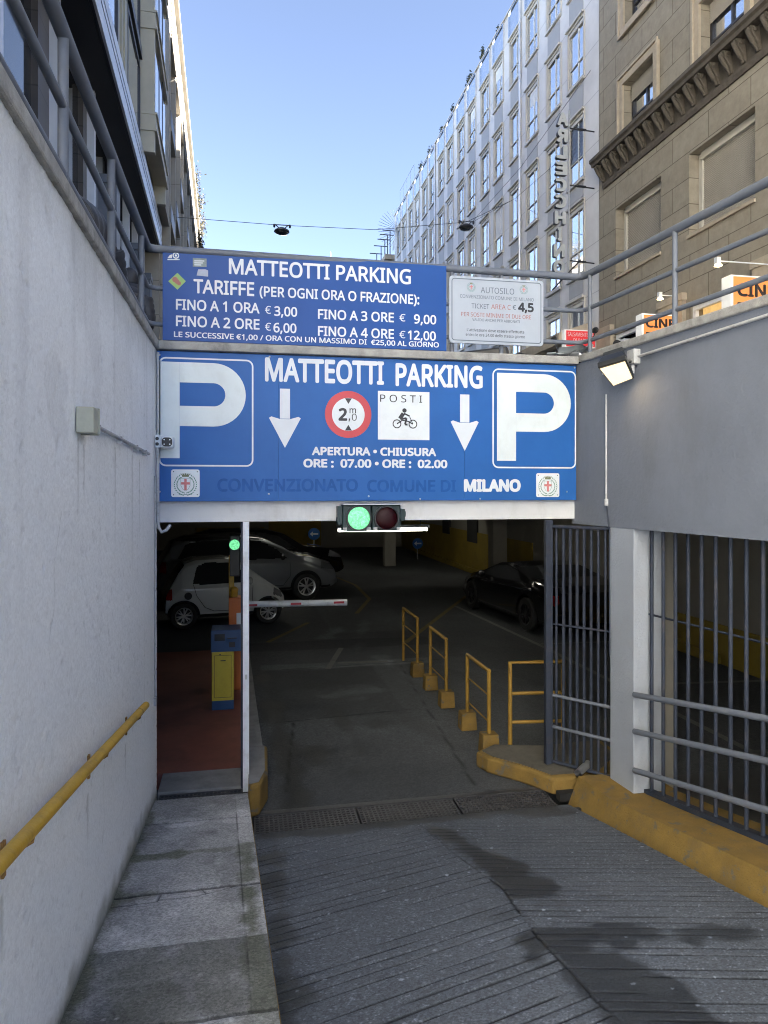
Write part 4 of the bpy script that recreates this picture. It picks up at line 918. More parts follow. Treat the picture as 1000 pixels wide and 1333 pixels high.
# yellow pipe guards beside the lane
def guard(x0, y0, x1, y1, label, base=(1,1), h=.86):
    t = thing('pipe_guard', label, 'guard rail', ((x0+x1)/2, (y0+y1)/2, 0), 'yellow guards along the lane')
    r = .022
    b = MB(); b.tube([(x0,y0,.02),(x0,y0,h)], r, 10); b.build('post', MT['yellow_shaded'], t, smooth=True)
    b = MB(); b.tube([(x1,y1,.02),(x1,y1,h)], r, 10); b.build('post', MT['yellow_shaded'], t, smooth=True)
    b = MB(); b.tube([(x0,y0,h),(x1,y1,h)], r, 10); b.build('top_rail', MT['yellow_shaded'], t, smooth=True)
    for z in (.32, .60):
        b = MB(); b.tube([(x0,y0,z),(x1,y1,z)], .009, 6); b.build('mid_rail', MT['yellow_shaded'], t)
    for f_, (x, y) in zip(base, ((x0,y0),(x1,y1))):
        if f_:
            b = MB(); b.hexa([(x-.095,y-.085,.0),(x+.095,y-.085,.0),(x+.095,y+.085,.0),(x-.095,y+.085,.0)],[(x-.085,y-.075,.205),(x+.085,y-.075,.205),(x+.085,y+.075,.205),(x-.085,y+.075,.205)])
            b.build('foot_block', MT['yellow_kerb'], t, bevel=.012)
guard(2.565, 7.15, 2.57, 7.90, 'yellow pipe guard on two yellow blocks, nearest to the kerb island')
guard(2.565, 8.75, 2.57, 9.55, 'yellow pipe guard on two yellow blocks, middle one of the row by the lane')
guard(2.56, 10.25, 2.55, 11.15, 'yellow pipe guard with one yellow block, farthest from the entrance', base=(1,0))
t = thing('guard_railing', 'yellow two rail guard railing just behind the gate post, partly hidden by it', 'guard rail', (3.0, 7.0, 0))
b = MB(); b.tube([(2.735,6.98,.0),(2.735,6.98,.98),(3.3,6.92,.98)], .024, 10); b.build('frame', MT['yellow_shaded'], t, smooth=True)
for z in (.36, .66):
    b = MB(); b.tube([(2.735,6.98,z),(3.3,6.92,z)], .018, 8); b.build('rail', MT['yellow_shaded'], t)
b = MB(); b.tube([(3.3,6.92,.0),(3.3,6.92,.98)], .024, 10); b.build('post', MT['yellow_shaded'], t)
# round blue arrow signs deep in the hall
def roundel(x, y, z, r, label, white=False):
    t = thing('arrow_sign', label, 'sign', (x, y, 0))
    b = MB(); b.tube([(x,y+.03,0),(x,y+.03,z+r)], .025, 8); b.build('pole', MT['conduit'], t)
    b = MB(); b.lathe([(0,.012),(r,.010),(r,-.01),(0,-.01)], (x,y,z), 'y', 28); b.build('disc', MT['blue_sign'], t)
    b = MB(); yy = y-.016; b.poly([(x-.7*r,yy,z),(x-.2*r,yy,z-.42*r),(x-.2*r,yy,z+.42*r)]); b.poly([(x-.25*r,yy,z-.13*r),(x+.7*r,yy,z-.13*r),(x+.7*r,yy,z+.13*r),(x-.25*r,yy,z+.13*r)]); b.build('arrow', MT['letter'], t)
roundel(2.79, 28, .98, .235, 'round blue sign with a white left arrow on a pole, above the black car roofs')
roundel(6.75, 27, .62, .21, 'dim round blue arrow sign at the far end, left of the yellow right hand wall')

# ================================================================== BUILDINGS
XR = 9.5
MR = Matrix(((0,-1,0,XR),(1,0,0,0),(0,0,1,0),(0,0,0,1)))            # (t,n,z) on the right-hand facades, n outward (-x)
ML = Matrix(((-.0237,1,0,-1.77),(1,0,0,0),(0,0,1,0),(0,0,0,1)))     # the same on the left-hand facade (+x)
def facade(b, t0, t1, z0, z1, holes, depth):
    ts = sorted({t0, t1, *[h[0] for h in holes], *[h[1] for h in holes]}); zs = sorted({z0, z1, *[h[2] for h in holes], *[h[3] for h in holes]})
    for a, c in zip(ts, ts[1:]):
        run = None
        for e, f_ in zip(zs, zs[1:]):
            tm, zm = (a+c)/2, (e+f_)/2
            if not any(h[0] < tm < h[1] and h[2] < zm < h[3] for h in holes):
                if run is None: run = [e, f_]
                else: run[1] = f_
            elif run: b.quad((a,0,run[0]),(c,0,run[0]),(c,0,run[1]),(a,0,run[1])); run = None
        if run: b.quad((a,0,run[0]),(c,0,run[0]),(c,0,run[1]),(a,0,run[1]))
    for h in holes:
        a, c, e, f_ = h
        b.quad((a,0,e),(c,0,e),(c,-depth,e),(a,-depth,e)); b.quad((a,0,f_),(a,-depth,f_),(c,-depth,f_),(c,0,f_))
        b.quad((a,0,e),(a,-depth,e),(a,-depth,f_),(a,0,f_)); b.quad((c,0,e),(c,0,f_),(c,-depth,f_),(c,-depth,e))
    return b
def bars(b, t0, t1, z0, z1, w_, n0, n1):          # a rectangular frame
    b.box(t0, t1, n0, n1, z0, z0+w_); b.box(t0, t1, n0, n1, z1-w_, z1); b.box(t0, t0+w_, n0, n1, z0+w_, z1-w_); b.box(t1-w_, t1, n0, n1, z0+w_, z1-w_)

# ---- pale grey office building, right
t = thing('office_building', 'pale grey stone office building with rows of tall paired windows, beyond the brown palazzo', 'building', (XR, 31, 3.75))
pairs = [18.6+3.165*k for k in range(8)]
cols = sorted([p+q for p in pairs for q in (0, 1.5)])
rows = [(17.25,18.80),(14.52,16.16),(11.66,13.42),(8.95,10.86),(6.2,8.1)]
CW = .94
holes = [(c, c+CW, a, e) for c in cols for a, e in rows]
b = MB(MR); facade(b, 17.74, 44.0, 3.75, 20.0, holes, .22); b.quad((44,0,3.75),(44,-12,3.75),(44,-12,20),(44,0,20)); b.quad((17.74,0,20),(44,0,20),(44,-12,20),(17.74,-12,20)); b.quad((17.74,-12,3.75),(44,-12,3.75),(44,-12,20),(17.74,-12,20))
b.build('wall', MT['grey_stone'], t)
rs = random.Random(3)
for ri, (z0, z1) in enumerate(rows):
    c = cols[0]
    b = MB(MR); bars(b, c-.07, c+CW+.07, z0-.07, z1+.09, .07, 0, .035); b.box(c-.07, c+CW+.07, .002, .10, z1+.09, z1+.15); b.box(c-.05, c+CW+.05, 0, .075, z0-.13, z0-.07)
    b.box(c+.02, c+CW-.02, -.05, -.01, z0+(z1-z0)*.33, z0+(z1-z0)*.33+.035); b.box(c, c+.045, -.06, -.005, z0, z1); b.box(c+CW-.045, c+CW, -.06, -.005, z0, z1)
    b.box(c+.045, c+CW-.045, -.06, .01, z1-.10, z1)
    wn = b.build('window', MT['grey_frame'], t)
    b = MB(MR); b.quad((c,-.04,z0),(c+CW,-.04,z0),(c+CW,-.04,z1),(c,-.04,z1)); b.build('pane', MT['win_glass'], wn)
    b = MB(MR); b.box(c+.36, c+.41, -.039, -.02, z0+.04, z1-.1); b.build('mullion', MT['curtain'], wn)
    for cc in cols[1:]:
        q = dup_part(wn, (0, cc-c, 0)); hb = rs.choice((0, 0, 0, .18, .3, .45, .6))
        if hb: b = MB(MR); b.quad((cc+.05,-.037,z1-.1-(z1-z0)*hb),(cc+CW-.05,-.037,z1-.1-(z1-z0)*hb),(cc+CW-.05,-.037,z1-.1),(cc+.05,-.037,z1-.1)); b.build('blind', MT['curtain'], q)
for z0, z1 in zip([r[1] for r in rows[1:]], [r[0] for r in rows[:-1]]):
    c = cols[0]; b = MB(MR); b.box(c+.03, c+CW-.03, 0, .012, z0+.24, z1-.18); sp = b.build('spandrel', MT['spandrel'], t)
    for cc in cols[1:]: dup_part(sp, (0, cc-c, 0))
for c in cols:                                     # glazed parapet of the roof terrace
    b = MB(MR); bars(b, c-.1, c+CW+.1, 19.02, 19.98, .05, 0, .05); b.quad((c-.05,.015,19.07),(c+CW+.05,.015,19.07),(c+CW+.05,.015,19.93),(c-.05,.015,19.93)); b.build('parapet_glass', MT['win_glass'], t)
b = MB(MR); b.box(17.74, 44, -.2, .06, 20.0, 20.06); b.build('roof_edge', MT['grey_frame'], t)
b = MB(); b.box(13.2, 21, 18, 44, 20.02, 25.4); b.build('sun_blocker', MT['grey_stone'], t)  # unseen block added on the roof to keep sun off the left facade
b = MB(MR); b.box(19.50, 20.06, -.005, -.002, 12.1, 13.40)
c = cols[0]
for k in range(30): b.hexa([(c+.05,-.09,12.25+k*.038),(c+CW-.05,-.09,12.25+k*.038),(c+CW-.05,-.03,12.235+k*.038),(c+.05,-.03,12.235+k*.038)],[(c+.05,-.09,12.262+k*.038),(c+CW-.05,-.09,12.262+k*.038),(c+CW-.05,-.03,12.247+k*.038),(c+.05,-.03,12.247+k*.038)])
b.build('louvre', MT['gun'], t)
b = MB(MR); b.tube([(23.2,.06,3.8),(23.2,.06,20)], .04, 8); b.tube([(34.3,.05,3.8),(34.3,.05,20)], .04, 8); b.build('downpipe', MT['silver'], t)
b = MB(MR); b.hexa([(18.1,.0,7.05),(21.3,.0,7.05),(21.3,1.0,6.75),(18.1,1.0,6.75)],[(18.1,0,7.4),(21.3,0,7.4),(21.3,1.0,7.05),(18.1,1.0,7.05)]); b.build('canopy', MT['brown_trim'], t)
t = thing('spike_fan', 'fan of thin spikes at the far roof corner of the office building', 'spikes', (XR, 42, 19))
b = MB()
for k in range(20):
    a = R(98+k*9.0); b.tube([(XR-.02+.15*math.cos(a),42.5,18.6+.15*math.sin(a)),(XR-.02+1.35*math.cos(a),42.5,18.6+1.35*math.sin(a))], .012, 4)
b.build('spikes', MT['steel'], t)
b = MB()
for k in range(5): b.tube([(XR-.05,38.6+k*.9,20),(XR-.05,38.6+k*.9,20.9)], .012, 5)
b.tube([(XR-.05,38.6,20.9),(XR-.05,42.2,20.9)], .012, 5); b.build('fence_frame', MT['steel'], t)

# ---- brown palazzo, right, near
t = thing('stone_palazzo', 'brown travertine palazzo with a carved black cornice and closed roller shutters, at the upper right', 'building', (XR, 9, 3.75))
bay = [14.84, 11.76, 8.7, 5.6, 2.5]
h1 = [(a, a+2.02, 8.26, 10.02) for a in bay]
h2 = [(a+.24, a+1.60, 11.68, 13.0) for a in bay]
h3 = [(a+.40, a+1.56, 14.45, 15.9) for a in bay]
h4 = [(a+.40, a+1.56, 17.3, 18.8) for a in bay]
h0 = [(15.75,16.92,3.8,6.78),(12.66,13.72,3.8,6.72),(9.6,10.9,3.8,6.7)]
b = MB(MR); facade(b, -5.7, 17.72, 3.75, 22.5, h0+h1+h2+h3+h4, .32); b.quad((17.72,0,3.75),(17.72,-11,3.75),(17.72,-11,22.5),(17.72,0,22.5)); b.quad((-5.7,0,22.5),(17.72,0,22.5),(17.72,-11,22.5),(-5.7,-11,22.5)); b.quad((-5.7,-11,3.75),(17.72,-11,3.75),(17.72,-11,22.5),(-5.7,-11,22.5)); b.quad((-5.7,0,3.75),(-5.7,-11,3.75),(-5.7,-11,22.5),(-5.7,0,22.5))
b.build('wall', MT['brown_stone'], t)
b = MB(MR); prof = [(0,10.78),(.04,10.78),(.07,10.86),(.07,10.92),(.0,10.92)]
def prof_run(b, prof, t0, t1):
    n = len(prof); b.add([(t0,p,z) for p,z in prof]+[(t1,p,z) for p,z in prof], [(i,(i+1)%n,n+(i+1)%n,n+i) for i in range(n)]+[tuple(range(n)), tuple(range(n,2*n))])
prof_run(b, prof, -5.7, 17.45)
prof_run(b, [(0,11.36),(.32,11.36),(.34,11.43),(.39,11.47),(.39,11.55),(.0,11.60)], -5.7, 17.55)
prof_run(b, [(0,10.922),(.04,10.922),(.07,11.12),(.13,11.357),(0,11.357)], -5.7, 17.38)
b.build('cornice', MT['cornice'], t)
b = MB(MR); b.hexa([(17.31,.03,10.93),(17.41,.03,10.93),(17.41,.09,10.93),(17.31,.09,10.93)],[(17.28,.03,11.34),(17.44,.03,11.34),(17.44,.30,11.34),(17.28,.30,11.34)])
b.tube([(17.36,.10,10.96),(17.36,.15,11.04),(17.36,.24,11.16),(17.36,.31,11.27),(17.36,.28,11.34)], [.02,.035,.045,.04,.02], 8)
for s_ in (-1,1):
    b.tube([(17.36+s_*.05,.09,10.97),(17.36+s_*.07,.15,11.08),(17.36+s_*.06,.25,11.24)], [.012,.024,.014], 6)
    b.ball((17.36+s_*.085,.20,11.28),.022,.05,.05,8)
b.ball((17.36,.10,10.95),.035,.03,.035,8)
br = b.build('carved_bracket', MT['cornice'], t)
for k in range(1, 56): dup_part(br, (0, -.385*k, 0))
for i, a in enumerate(bay):
    _, _, z0, z1 = h1[i]
    b = MB(MR)
    b.box(a+.02, a+.16, -.31, -.22, z0, z1-.02); b.box(a+1.88, a+2.0, -.31, -.22, z0, z1-.02); b.box(a+.16, a+1.88, -.31, -.18, z1-.16, z1-.01)
    f = b.build('window', MT['grey_frame'], t)
    b = MB(MR); k = z0+.01
    while k < z1-.16:
        b.add([(a+.16,-.27,k),(a+1.88,-.27,k),(a+1.88,-.255,k+.022),(a+.16,-.255,k+.022),(a+1.88,-.27,k+.040),(a+.16,-.27,k+.040)], [(0,1,2,3),(3,2,4,5)]); k += .0402
    b.build('roller_shutter', MT['shutter'], f)
    b = MB(MR); b.box(a-.02, a+2.04, .0, .05, z0-.07, z0-.0); b.build('sill', MT['brown_trim'], t)
    for hh, zz in ((h2[i], 1),(h3[i], 0),(h4[i], 0)):
        c0, c1, z0, z1 = hh
        b = MB(MR); bars(b, c0-.20, c1+.20, z0-.20*(1-zz)-.0, z1+.20, .19, .0, .06); bars(b, c0-.23, c1+.23, z0-.23*(1-zz), z1+.25, .06, .06, .10); b.build('surround', MT['brown_trim'], t)
        b = MB(MR); bars(b, c0+.01, c1-.01, z0+.01, z1-.01, .07, -.28, -.20); b.box(c0+.08, c1-.08, -.27, -.21, z0+(z1-z0)*.36, z0+(z1-z0)*.36+.05); b.box((c0+c1)/2-.03, (c0+c1)/2+.03, -.26, -.215, z0+.08, z1-.1); f = b.build('window', MT['gun'], t)
        b = MB(MR); b.quad((c0,-.25,z0),(c1,-.25,z0),(c1,-.25,z1),(c0,-.25,z1)); b.build('pane', MT['win_glass'], f)
        b = MB(MR); k = z1-.42
        while k < z1-.02:
            b.add([(c0+.03,-.19,k),(c1-.03,-.19,k),(c1-.03,-.175,k+.022),(c0+.03,-.175,k+.022),(c1-.03,-.19,k+.038),(c0+.03,-.19,k+.038)], [(0,1,2,3),(3,2,4,5)]); k += .0385
        b.build('roller_shutter', MT['shutter'], f)
for a0, a1 in ((16.96,17.70),(13.88,14.80),(10.94,11.72)):
    b = MB(MR); b.box(a0, a1, .0, .10, 3.76, 6.9); b.box(a0-.03, a1+.03, .0, .13, 6.9, 7.05); b.build('pilaster', MT['brown_trim'], t)
for i, (a, c, z0, z1) in enumerate(h0):
    b = MB(MR); bars(b, a+.01, c-.01, z0, z1-.01, .10, -.12, -.04); f = b.build('shop_window', MT['white_post'], t)
    b = MB(MR); b.quad((a,-.3,z0),(c,-.3,z0),(c,-.3,z1),(a,-.3,z1)); b.build('interior', MT['lit_room'] if i else MT['dark_glass'], f)
b = MB(MR); b.box(16.25, 16.75, -.10, .12, 6.20, 6.55); ac = b.build('air_conditioner', MT['plate'], t, bevel=.02)
b = MB(MR); b.lathe([(.13,0),(.13,.01),(0,.012)], (16.5,.12,6.37), 'x', 18)
b = MB(); b.lathe([(0,.013),(.12,.012),(.13,0)], (XR-.30,16.245,6.37), 'y', 18); b.build('fan_grille', MT['gun'], ac)
# cinema lightboxes projecting from the palazzo
def litsign(name, x0, x1, y, dep, z0, z1, m, lines, label, lm, cat='sign', border=0):
    t = thing(name, label, cat, ((x0+x1)/2, y, z0))
    b = MB(); b.box(x0, x1, y, y+dep, z0, z1); b.build('box', MT['lb_white'], t, bevel=.008)
    b = MB(); b.box(x0+.05, x1-.01, y-.006, y+.001, z0+.02, z1-.03); b.build('face', MT[m], t)
    for s, fx0, fx1, fz, fh, bo in lines:
        b = MB(); w_ = x1-x0-.06; text(b, s, x0+.05+w_*fx0, x0+.05+w_*fx1, z0+(z1-z0)*fz, (z1-z0)*fh, y-.009, bold=bo); b.build('lettering', MT[lm], t)
    return t
litsign('cinema_sign', 8.60, 9.47, 14.15, .25, 5.86, 6.63, 'orange_sign', [('CINE',.05,.93,.60,.27,.035),('TECA',.05,.93,.20,.27,.035)], 'orange lightbox cinema sign, the farther and smaller looking of the two', 'ink')
litsign('cinema_sign', 8.40, 9.47, 11.0, .25, 5.60, 6.54, 'orange_sign', [('CINE',.07,.85,.60,.25,.035),('TECA',.07,.85,.24,.25,.035)], 'orange lightbox cinema sign, the nearer one at the right edge of the photo', 'ink')
litsign('delicatessen_sign', 8.573, 9.476, 17.9, .18, 6.62, 7.10, 'red_sign', [('SALSAMENTERIA',.05,.95,.62,.22,.0),('DI PARMA',.25,.85,.30,.20,.0)], 'red lightbox shop sign with white letters, beyond the corner of the railing', 'letter')
for (x, y, z, s) in ((8.95,14.0,6.95,'small lit spotlight above the farther orange cinema sign'),(8.30,11.2,6.78,'small lit spotlight above the nearer orange cinema sign')):
    t = thing('spotlight', s, 'spotlight', (x, y, z), None)
    b = MB(); b.box(x-.04, x+.04, y-.02, y+.06, z, z+.12); b.tube([(x,y+.02,z+.06),(x+.3,y+.02,z+.06),(XR,y+.02,z+.06)], .012, 6); b.build('housing', MT['plate'], t)
    b = MB(); b.hexa([(x-.05,y-.05,z-.04),(x+.05,y-.05,z-.04),(x+.05,y+.05,z-.04),(x-.05,y+.05,z-.04)],[(x-.03,y-.03,z-.004),(x+.03,y-.03,z-.004),(x+.03,y+.03,z-.004),(x-.03,y+.03,z-.004)]); b.build('lens', MT['spot_glow'], t)
# the cinema's vertical letters, read from behind
t = thing('vertical_sign', 'tall vertical sign of grey letters seen from behind, at the palazzo corner', 'sign', (8.56, 18, 9))
zt = 13.02; pitch = .447
for i, ch in enumerate('ARLECCHINO'):
    z0 = zt-(i+1)*pitch+.06; wch = .13 if ch == 'I' else .33; xc = 8.545-.012*i
    b = MB(); text(b, ch, xc-wch/2, xc+wch/2, z0, .36, 18, bold=.05, thick=.055, mirror=True); lt = b.build('letter', MT['gun'], t)
    b = MB(); text(b, ch, xc-wch/2, xc+wch/2, z0, .36, 17.938, bold=.05, mirror=True); b.build('letter_face', MT['sign_grey'], lt)
b = MB(); b.box(8.735, 8.765, 17.98, 18.02, 8.75, 13.1); b.build('spine', MT['conduit'], t)
for z in (12.62, 11.06, 9.0):
    b = MB(); b.tube([(8.75,18,z),(9.5,18,z-.03)], .018, 6); b.box(9.0, 9.25, 17.97, 18.03, z-.03, z+.01); b.build('arm', MT['gun'], t)
b = MB(); b.tube([(8.0,17.4,8.0),(9.1,18,9.05)], .02, 6); b.build('stay', MT['gun'], t)

# ---- far buildings
t = thing('far_building', 'tan house with a projecting eave just past the grey office building', 'building', (XR, 60, 3.75))
b = MB(); b.box(XR, XR+10, 44.6, 85, 3.75, 17.5); b.build('wall', MT['brown_stone'], t)
b = MB(); b.box(XR-.5, XR+10, 44.6, 85, 17.5, 17.8); b.build('eave', MT['brown_trim'], t)
b = MB()
for y in range(46, 85, 2): b.box(XR-.03, XR+.02, y, y+1.0, 14.6, 16.6)
b.build('window', MT['gun'], t)
for i, y in enumerate((44.7,45.5,46.4,47.7,49.3,51.4)):
    t = thing('roof_antenna', 'thin T shaped antenna in the row on the eave of the far tan house', 'antenna', (9.35, y, 17.8), 'antennas in a row on the far eave')
    b = MB(); b.tube([(9.35,y,17.8),(9.35,y,19.35)], .035, 5); b.build('mast', MT['gun'], t)
    b = MB(); b.tube([(8.85,y,19.35),(9.75,y,19.35)], .035, 5); b.build('crossbar', MT['gun'], t)
t = thing('far_building', 'flat topped glass tower rising just above the price board', 'building', (10, 112, 3.75))
b = MB(); b.box(5.4, 15.1, 110, 122, 3.75, 37.0); b.build('wall', MT['spandrel'], t)
b = MB()
for k in range(14): b.box(5.4+k*.715, 5.4+k*.715+.12, 109.9, 110.0, 30, 38.6)
for z in (34.5,36.0,37.0,38.5): b.box(5.4, 15.1, 109.88, 110.0, z, z+.15)
b.box(5.4,15.1,116,122,37,38.2); b.build('facade_grid', MT['silver'], t)
b = MB(); b.tube([(13.8,112,37),(13.8,112,40.2)], .06, 5); b.tube([(14.1,112,37),(14.1,112,39.4)], .05, 5); b.build('mast', MT['silver'], t)

# ---- left: dark shop front with silver fascia and olive bays
t = thing('shop_building', 'dark fronted shop building with silver fascia and olive window bays, behind the left railing', 'building', (-2.2, 8, 3.75))
b = MB(ML); b.quad((-1,-.5,3.75),(20.5,-.5,3.75),(20.5,-.5,9.3),(-1,-.5,9.3)); b.build('shop_glass', MT['dark_glass'], t)
b = MB(ML)
for a in (3.4, 6.2, 9.2, 12.0): b.box(a, a+.9, -.5, -.42, 3.8, 9.2)
b.build('stone_panel', MT['brownpanel'], t)
b = MB(ML); b.box(-1, 20.5, -.6, .0, 9.30, 9.5); b.build('soffit', MT['ink'], t)
for a in (2.6, 4.9, 7.3, 9.75, 12.3, 14.75, 16.6, 18.2, 19.7):
    b = MB(ML); b.box(a, a+.10, -.44, -.30, 3.78, 9.29); b.box(a+.16, a+.20, -.44, -.34, 3.78, 9.29); b.build('mullion', MT['silver'], t)
for a in (13.3, 16.9, 19.2):
    b = MB(ML); b.box(a, a+.45, -.42, -.10, 3.78, 8.2); b.box(a-.04, a+.49, -.44, -.08, 8.2, 8.35); b.build('column', MT['rail'], t)
b = MB(ML); b.box(-1, 20.4, 0, .05, 9.32, 10.05); b.build('fascia_back', MT['gun'], t)
for z0, z1 in ((9.30,9.58),(9.63,9.74),(9.79,10.0)):
    b = MB(ML); b.box(-1, 20.4, .05, .09, z0, z1); b.build('fascia_strip', MT['silver'], t)
b = MB(ML); b.box(-1, 20.4, -11, -.55, 9.3, 17.4); b.box(-1, 20.4, -.55, -.12, 10.05, 17.4); b.build('wall', MT['olive'], t)
for a in (13.9, 10.7, 7.5, 4.3):
    b = MB(ML); b.box(a-1.35, a-.08, -.12, .02, 10.05, 17.3); b.box(a-1.0, a-.95, .02, .04, 10.05, 17.3); b.box(a-.6, a-.55, .02, .04, 10.05, 17.3); b.build('pier_panel', MT['olive'], t)
    for z0 in (10.05, 12.1, 14.2):
        b = MB(ML); b.box(a-.06, a+1.82, -.10, .03, z0+1.62, z0+1.74); b.box(a-.06, a+1.82, -.10, .08, z0+1.80, z0+2.0); b.box(a+1.76, a+1.82, -.10, .04, z0, z0+1.62); b.box(a-.06, a-.0, -.1, .03, z0, z0+1.62)
        f = b.build('window', MT['gun'], t)
        b = MB(ML); b.quad((a,.012,z0),(a+1.76,.012,z0),(a+1.76,.012,z0+1.62),(a,.012,z0+1.62)); b.build('pane', MT['win_glass'], f)
# projecting bay
b = MB(ML); b.box(16.0, 16.18, .0, .30, 10.05, 17.3); b.box(18.9, 19.05, 0, .30, 10.05, 17.3); b.build('bay_side', MT['olive_l'], t)
for z0 in (10.55, 12.75, 14.95):
    b = MB(ML); b.box(15.98, 19.07, .0, .325, z0, z0+.30); b.box(15.97, 19.08, .0, .36, z0+.305, z0+.35); b.box(15.97, 19.08, .0, .35, z0-.05, z0-.005); b.build('bay_spandrel', MT['olive_l'], t)
    b = MB(ML); b.quad((16.18,.295,z0+.35),(18.9,.295,z0+.35),(18.9,.295,z0+2.15),(16.18,.295,z0+2.15)); f = b.build('window', MT['win_glass'], t)
    b = MB(ML); b.box(17.1,17.16,.25,.305,z0+.35,z0+2.14); b.box(18.0,18.06,.25,.305,z0+.35,z0+2.14); b.build('frame', MT['gun'], f)
b = MB(ML); b.box(19.05, 20.5, .0, .28, 10.05, 17.4); b.build('end_pier', MT['lime'], t)

# ---- left, far: limestone building with fins, louvres and small balconies
t = thing('limestone_building', 'pale limestone building with upright fins, dark balcony boxes and a sunlit top, far left', 'building', (-2.3, 32, 3.75))
b = MB(ML); b.box(20.52, 46, -12, .0, 3.75, 17.45); b.build('wall', MT['lime'], t)
b = MB(ML); b.box(20.5, 46, -12, .42, 17.45, 17.62); b.build('roof_slab', MT['lime'], t)
for k in range(11):
    a = 20.9+2.3*k; b = MB(ML); b.box(a, a+.22, .0, .27, 3.75, 17.44); b.build('fin', MT['lime'], t)
    b = MB(ML)
    for j in range(14): b.hexa([(a+.24,.02,15.75+j*.115),(a+2.28,.02,15.75+j*.115),(a+2.28,.30,15.70+j*.115),(a+.24,.30,15.70+j*.115)],[(a+.24,.02,15.79+j*.115),(a+2.28,.02,15.79+j*.115),(a+2.28,.30,15.74+j*.115),(a+.24,.30,15.74+j*.115)])
    b.build('louvre', MT['lime'], t)
    for z in ((10.4, 13.1) if k % 2 == 0 else (11.4, 8.6)):
        b = MB(ML); b.box(a+.22, a+1.95, .01, .30, z-.07, z); bl = b.build('balcony', MT['lime'], t)
        b = MB(ML); b.box(a+.235, a+1.9, .02, .285, z+.001, z+.52); b.build('dark_box', MT['gun'], bl)
        b = MB(ML); b.quad((a+.4,.005,z+.5),(a+1.9,.005,z+.5),(a+1.9,.005,z+1.7),(a+.4,.005,z+1.7)); b.build('window', MT['dark_glass'], t)

# ---- roof plants
def plant(name, label, cx, cy, cz, rx, ry, rz, n, m, group, droop=0, seed=0):
    rg = random.Random(seed); vs = []; fs = []
    stems = MB()
    t = thing(name, label, 'plant', (cx, cy, cz), group)
    for k in range(max(4, n//40)):
        a = rg.uniform(0, 6.28); ex = (cx+rx*.7*math.cos(a)*rg.random(), cy+ry*.8*math.sin(a)*rg.random(), cz+rz*rg.uniform(.5,1.0)*(-1 if droop else 1))
        stems.tube([(cx+rg.uniform(-.1,.1)*rx, cy+rg.uniform(-.5,.5)*ry, cz), tuple((a_+b_)/2+rg.uniform(-.03,.03) for a_, b_ in zip((cx,cy,cz), ex)), ex], .008, 4)
        for j in range(40):
            s_ = rg.random()**.7; p = Vector((cx+(ex[0]-cx)*s_, cy+(ex[1]-cy)*s_, cz+(ex[2]-cz)*s_))+Vector((rg.gauss(0,rx*.2),rg.gauss(0,ry*.2),rg.gauss(0,rz*.16)))
            l = rg.uniform(.035,.085); u = Vector((rg.gauss(0,1),rg.gauss(0,1),rg.gauss(0,1))).normalized(); v_ = u.cross(Vector((rg.gauss(0,1),rg.gauss(0,1),rg.gauss(0,1)))).normalized()
            o = len(vs); vs += [p-u*l, p+v_*l*.4, p+u*l, p-v_*l*.4]; fs.append((o,o+1,o+2,o+3))
    stems.build('stem', MT['leafdry'], t); b = MB(); b.add(vs, fs); b.build('foliage', MT[m], t)
for i, (y, r, h, wd) in enumerate([(21.5,.3,.55,'low leafy tuft at the near end of'),(23.6,.35,.45,'spreading dry bush on the near part of'),(25.6,.3,.5,'small tuft above the fifth window column of'),(27.3,.45,.75,'larger grassy clump in the middle of'),(29.2,.55,1.0,'tallest spiky bush along'),(31.5,.3,.5,'thin tuft just past the tallest bush on'),(33.4,.35,.55,'small bush past the middle of'),(35.6,.4,.6,'airy bush on the far part of'),(37.6,.4,.7,'last bush before the fence at the far end of')]):
    plant('roof_plant', wd+' the grey office roof edge', XR+.05, y, 20.0, r*.5, r*.8, h*.75, 160, 'leaf', 'plants along the office roof edge', seed=i)
for i, (y, z, r, h, s_) in enumerate([(36.5,17.6,.55,1.2,'sunlit yellow green bush on the far left roof edge, the nearest of the three'),(39.5,17.6,.6,1.4,'sunlit yellow green bush on the far left roof edge, between two others'),(43,17.6,.7,1.6,'sunlit yellow green bush on the far left roof edge, the farthest one')]):
    plant('roof_plant', s_, -2.3, y, z, .5, .9, h, 400, 'leafdry', 'bushes on the far left roof', seed=40+i)
for i, (y, z, s_) in enumerate([(37.5,15.8,'sunlit creeper hanging high on the far left facade'),(41,13.6,'sunlit creeper hanging halfway down the far left facade'),(44,12.0,'sunlit creeper hanging low on the far left facade, just above the price board')]):
    plant('hanging_plant', s_, -2.15, y, z, .40, .8, 1.6, 480, 'leafdry', 'creepers on the far left facade', droop=1, seed=60+i)

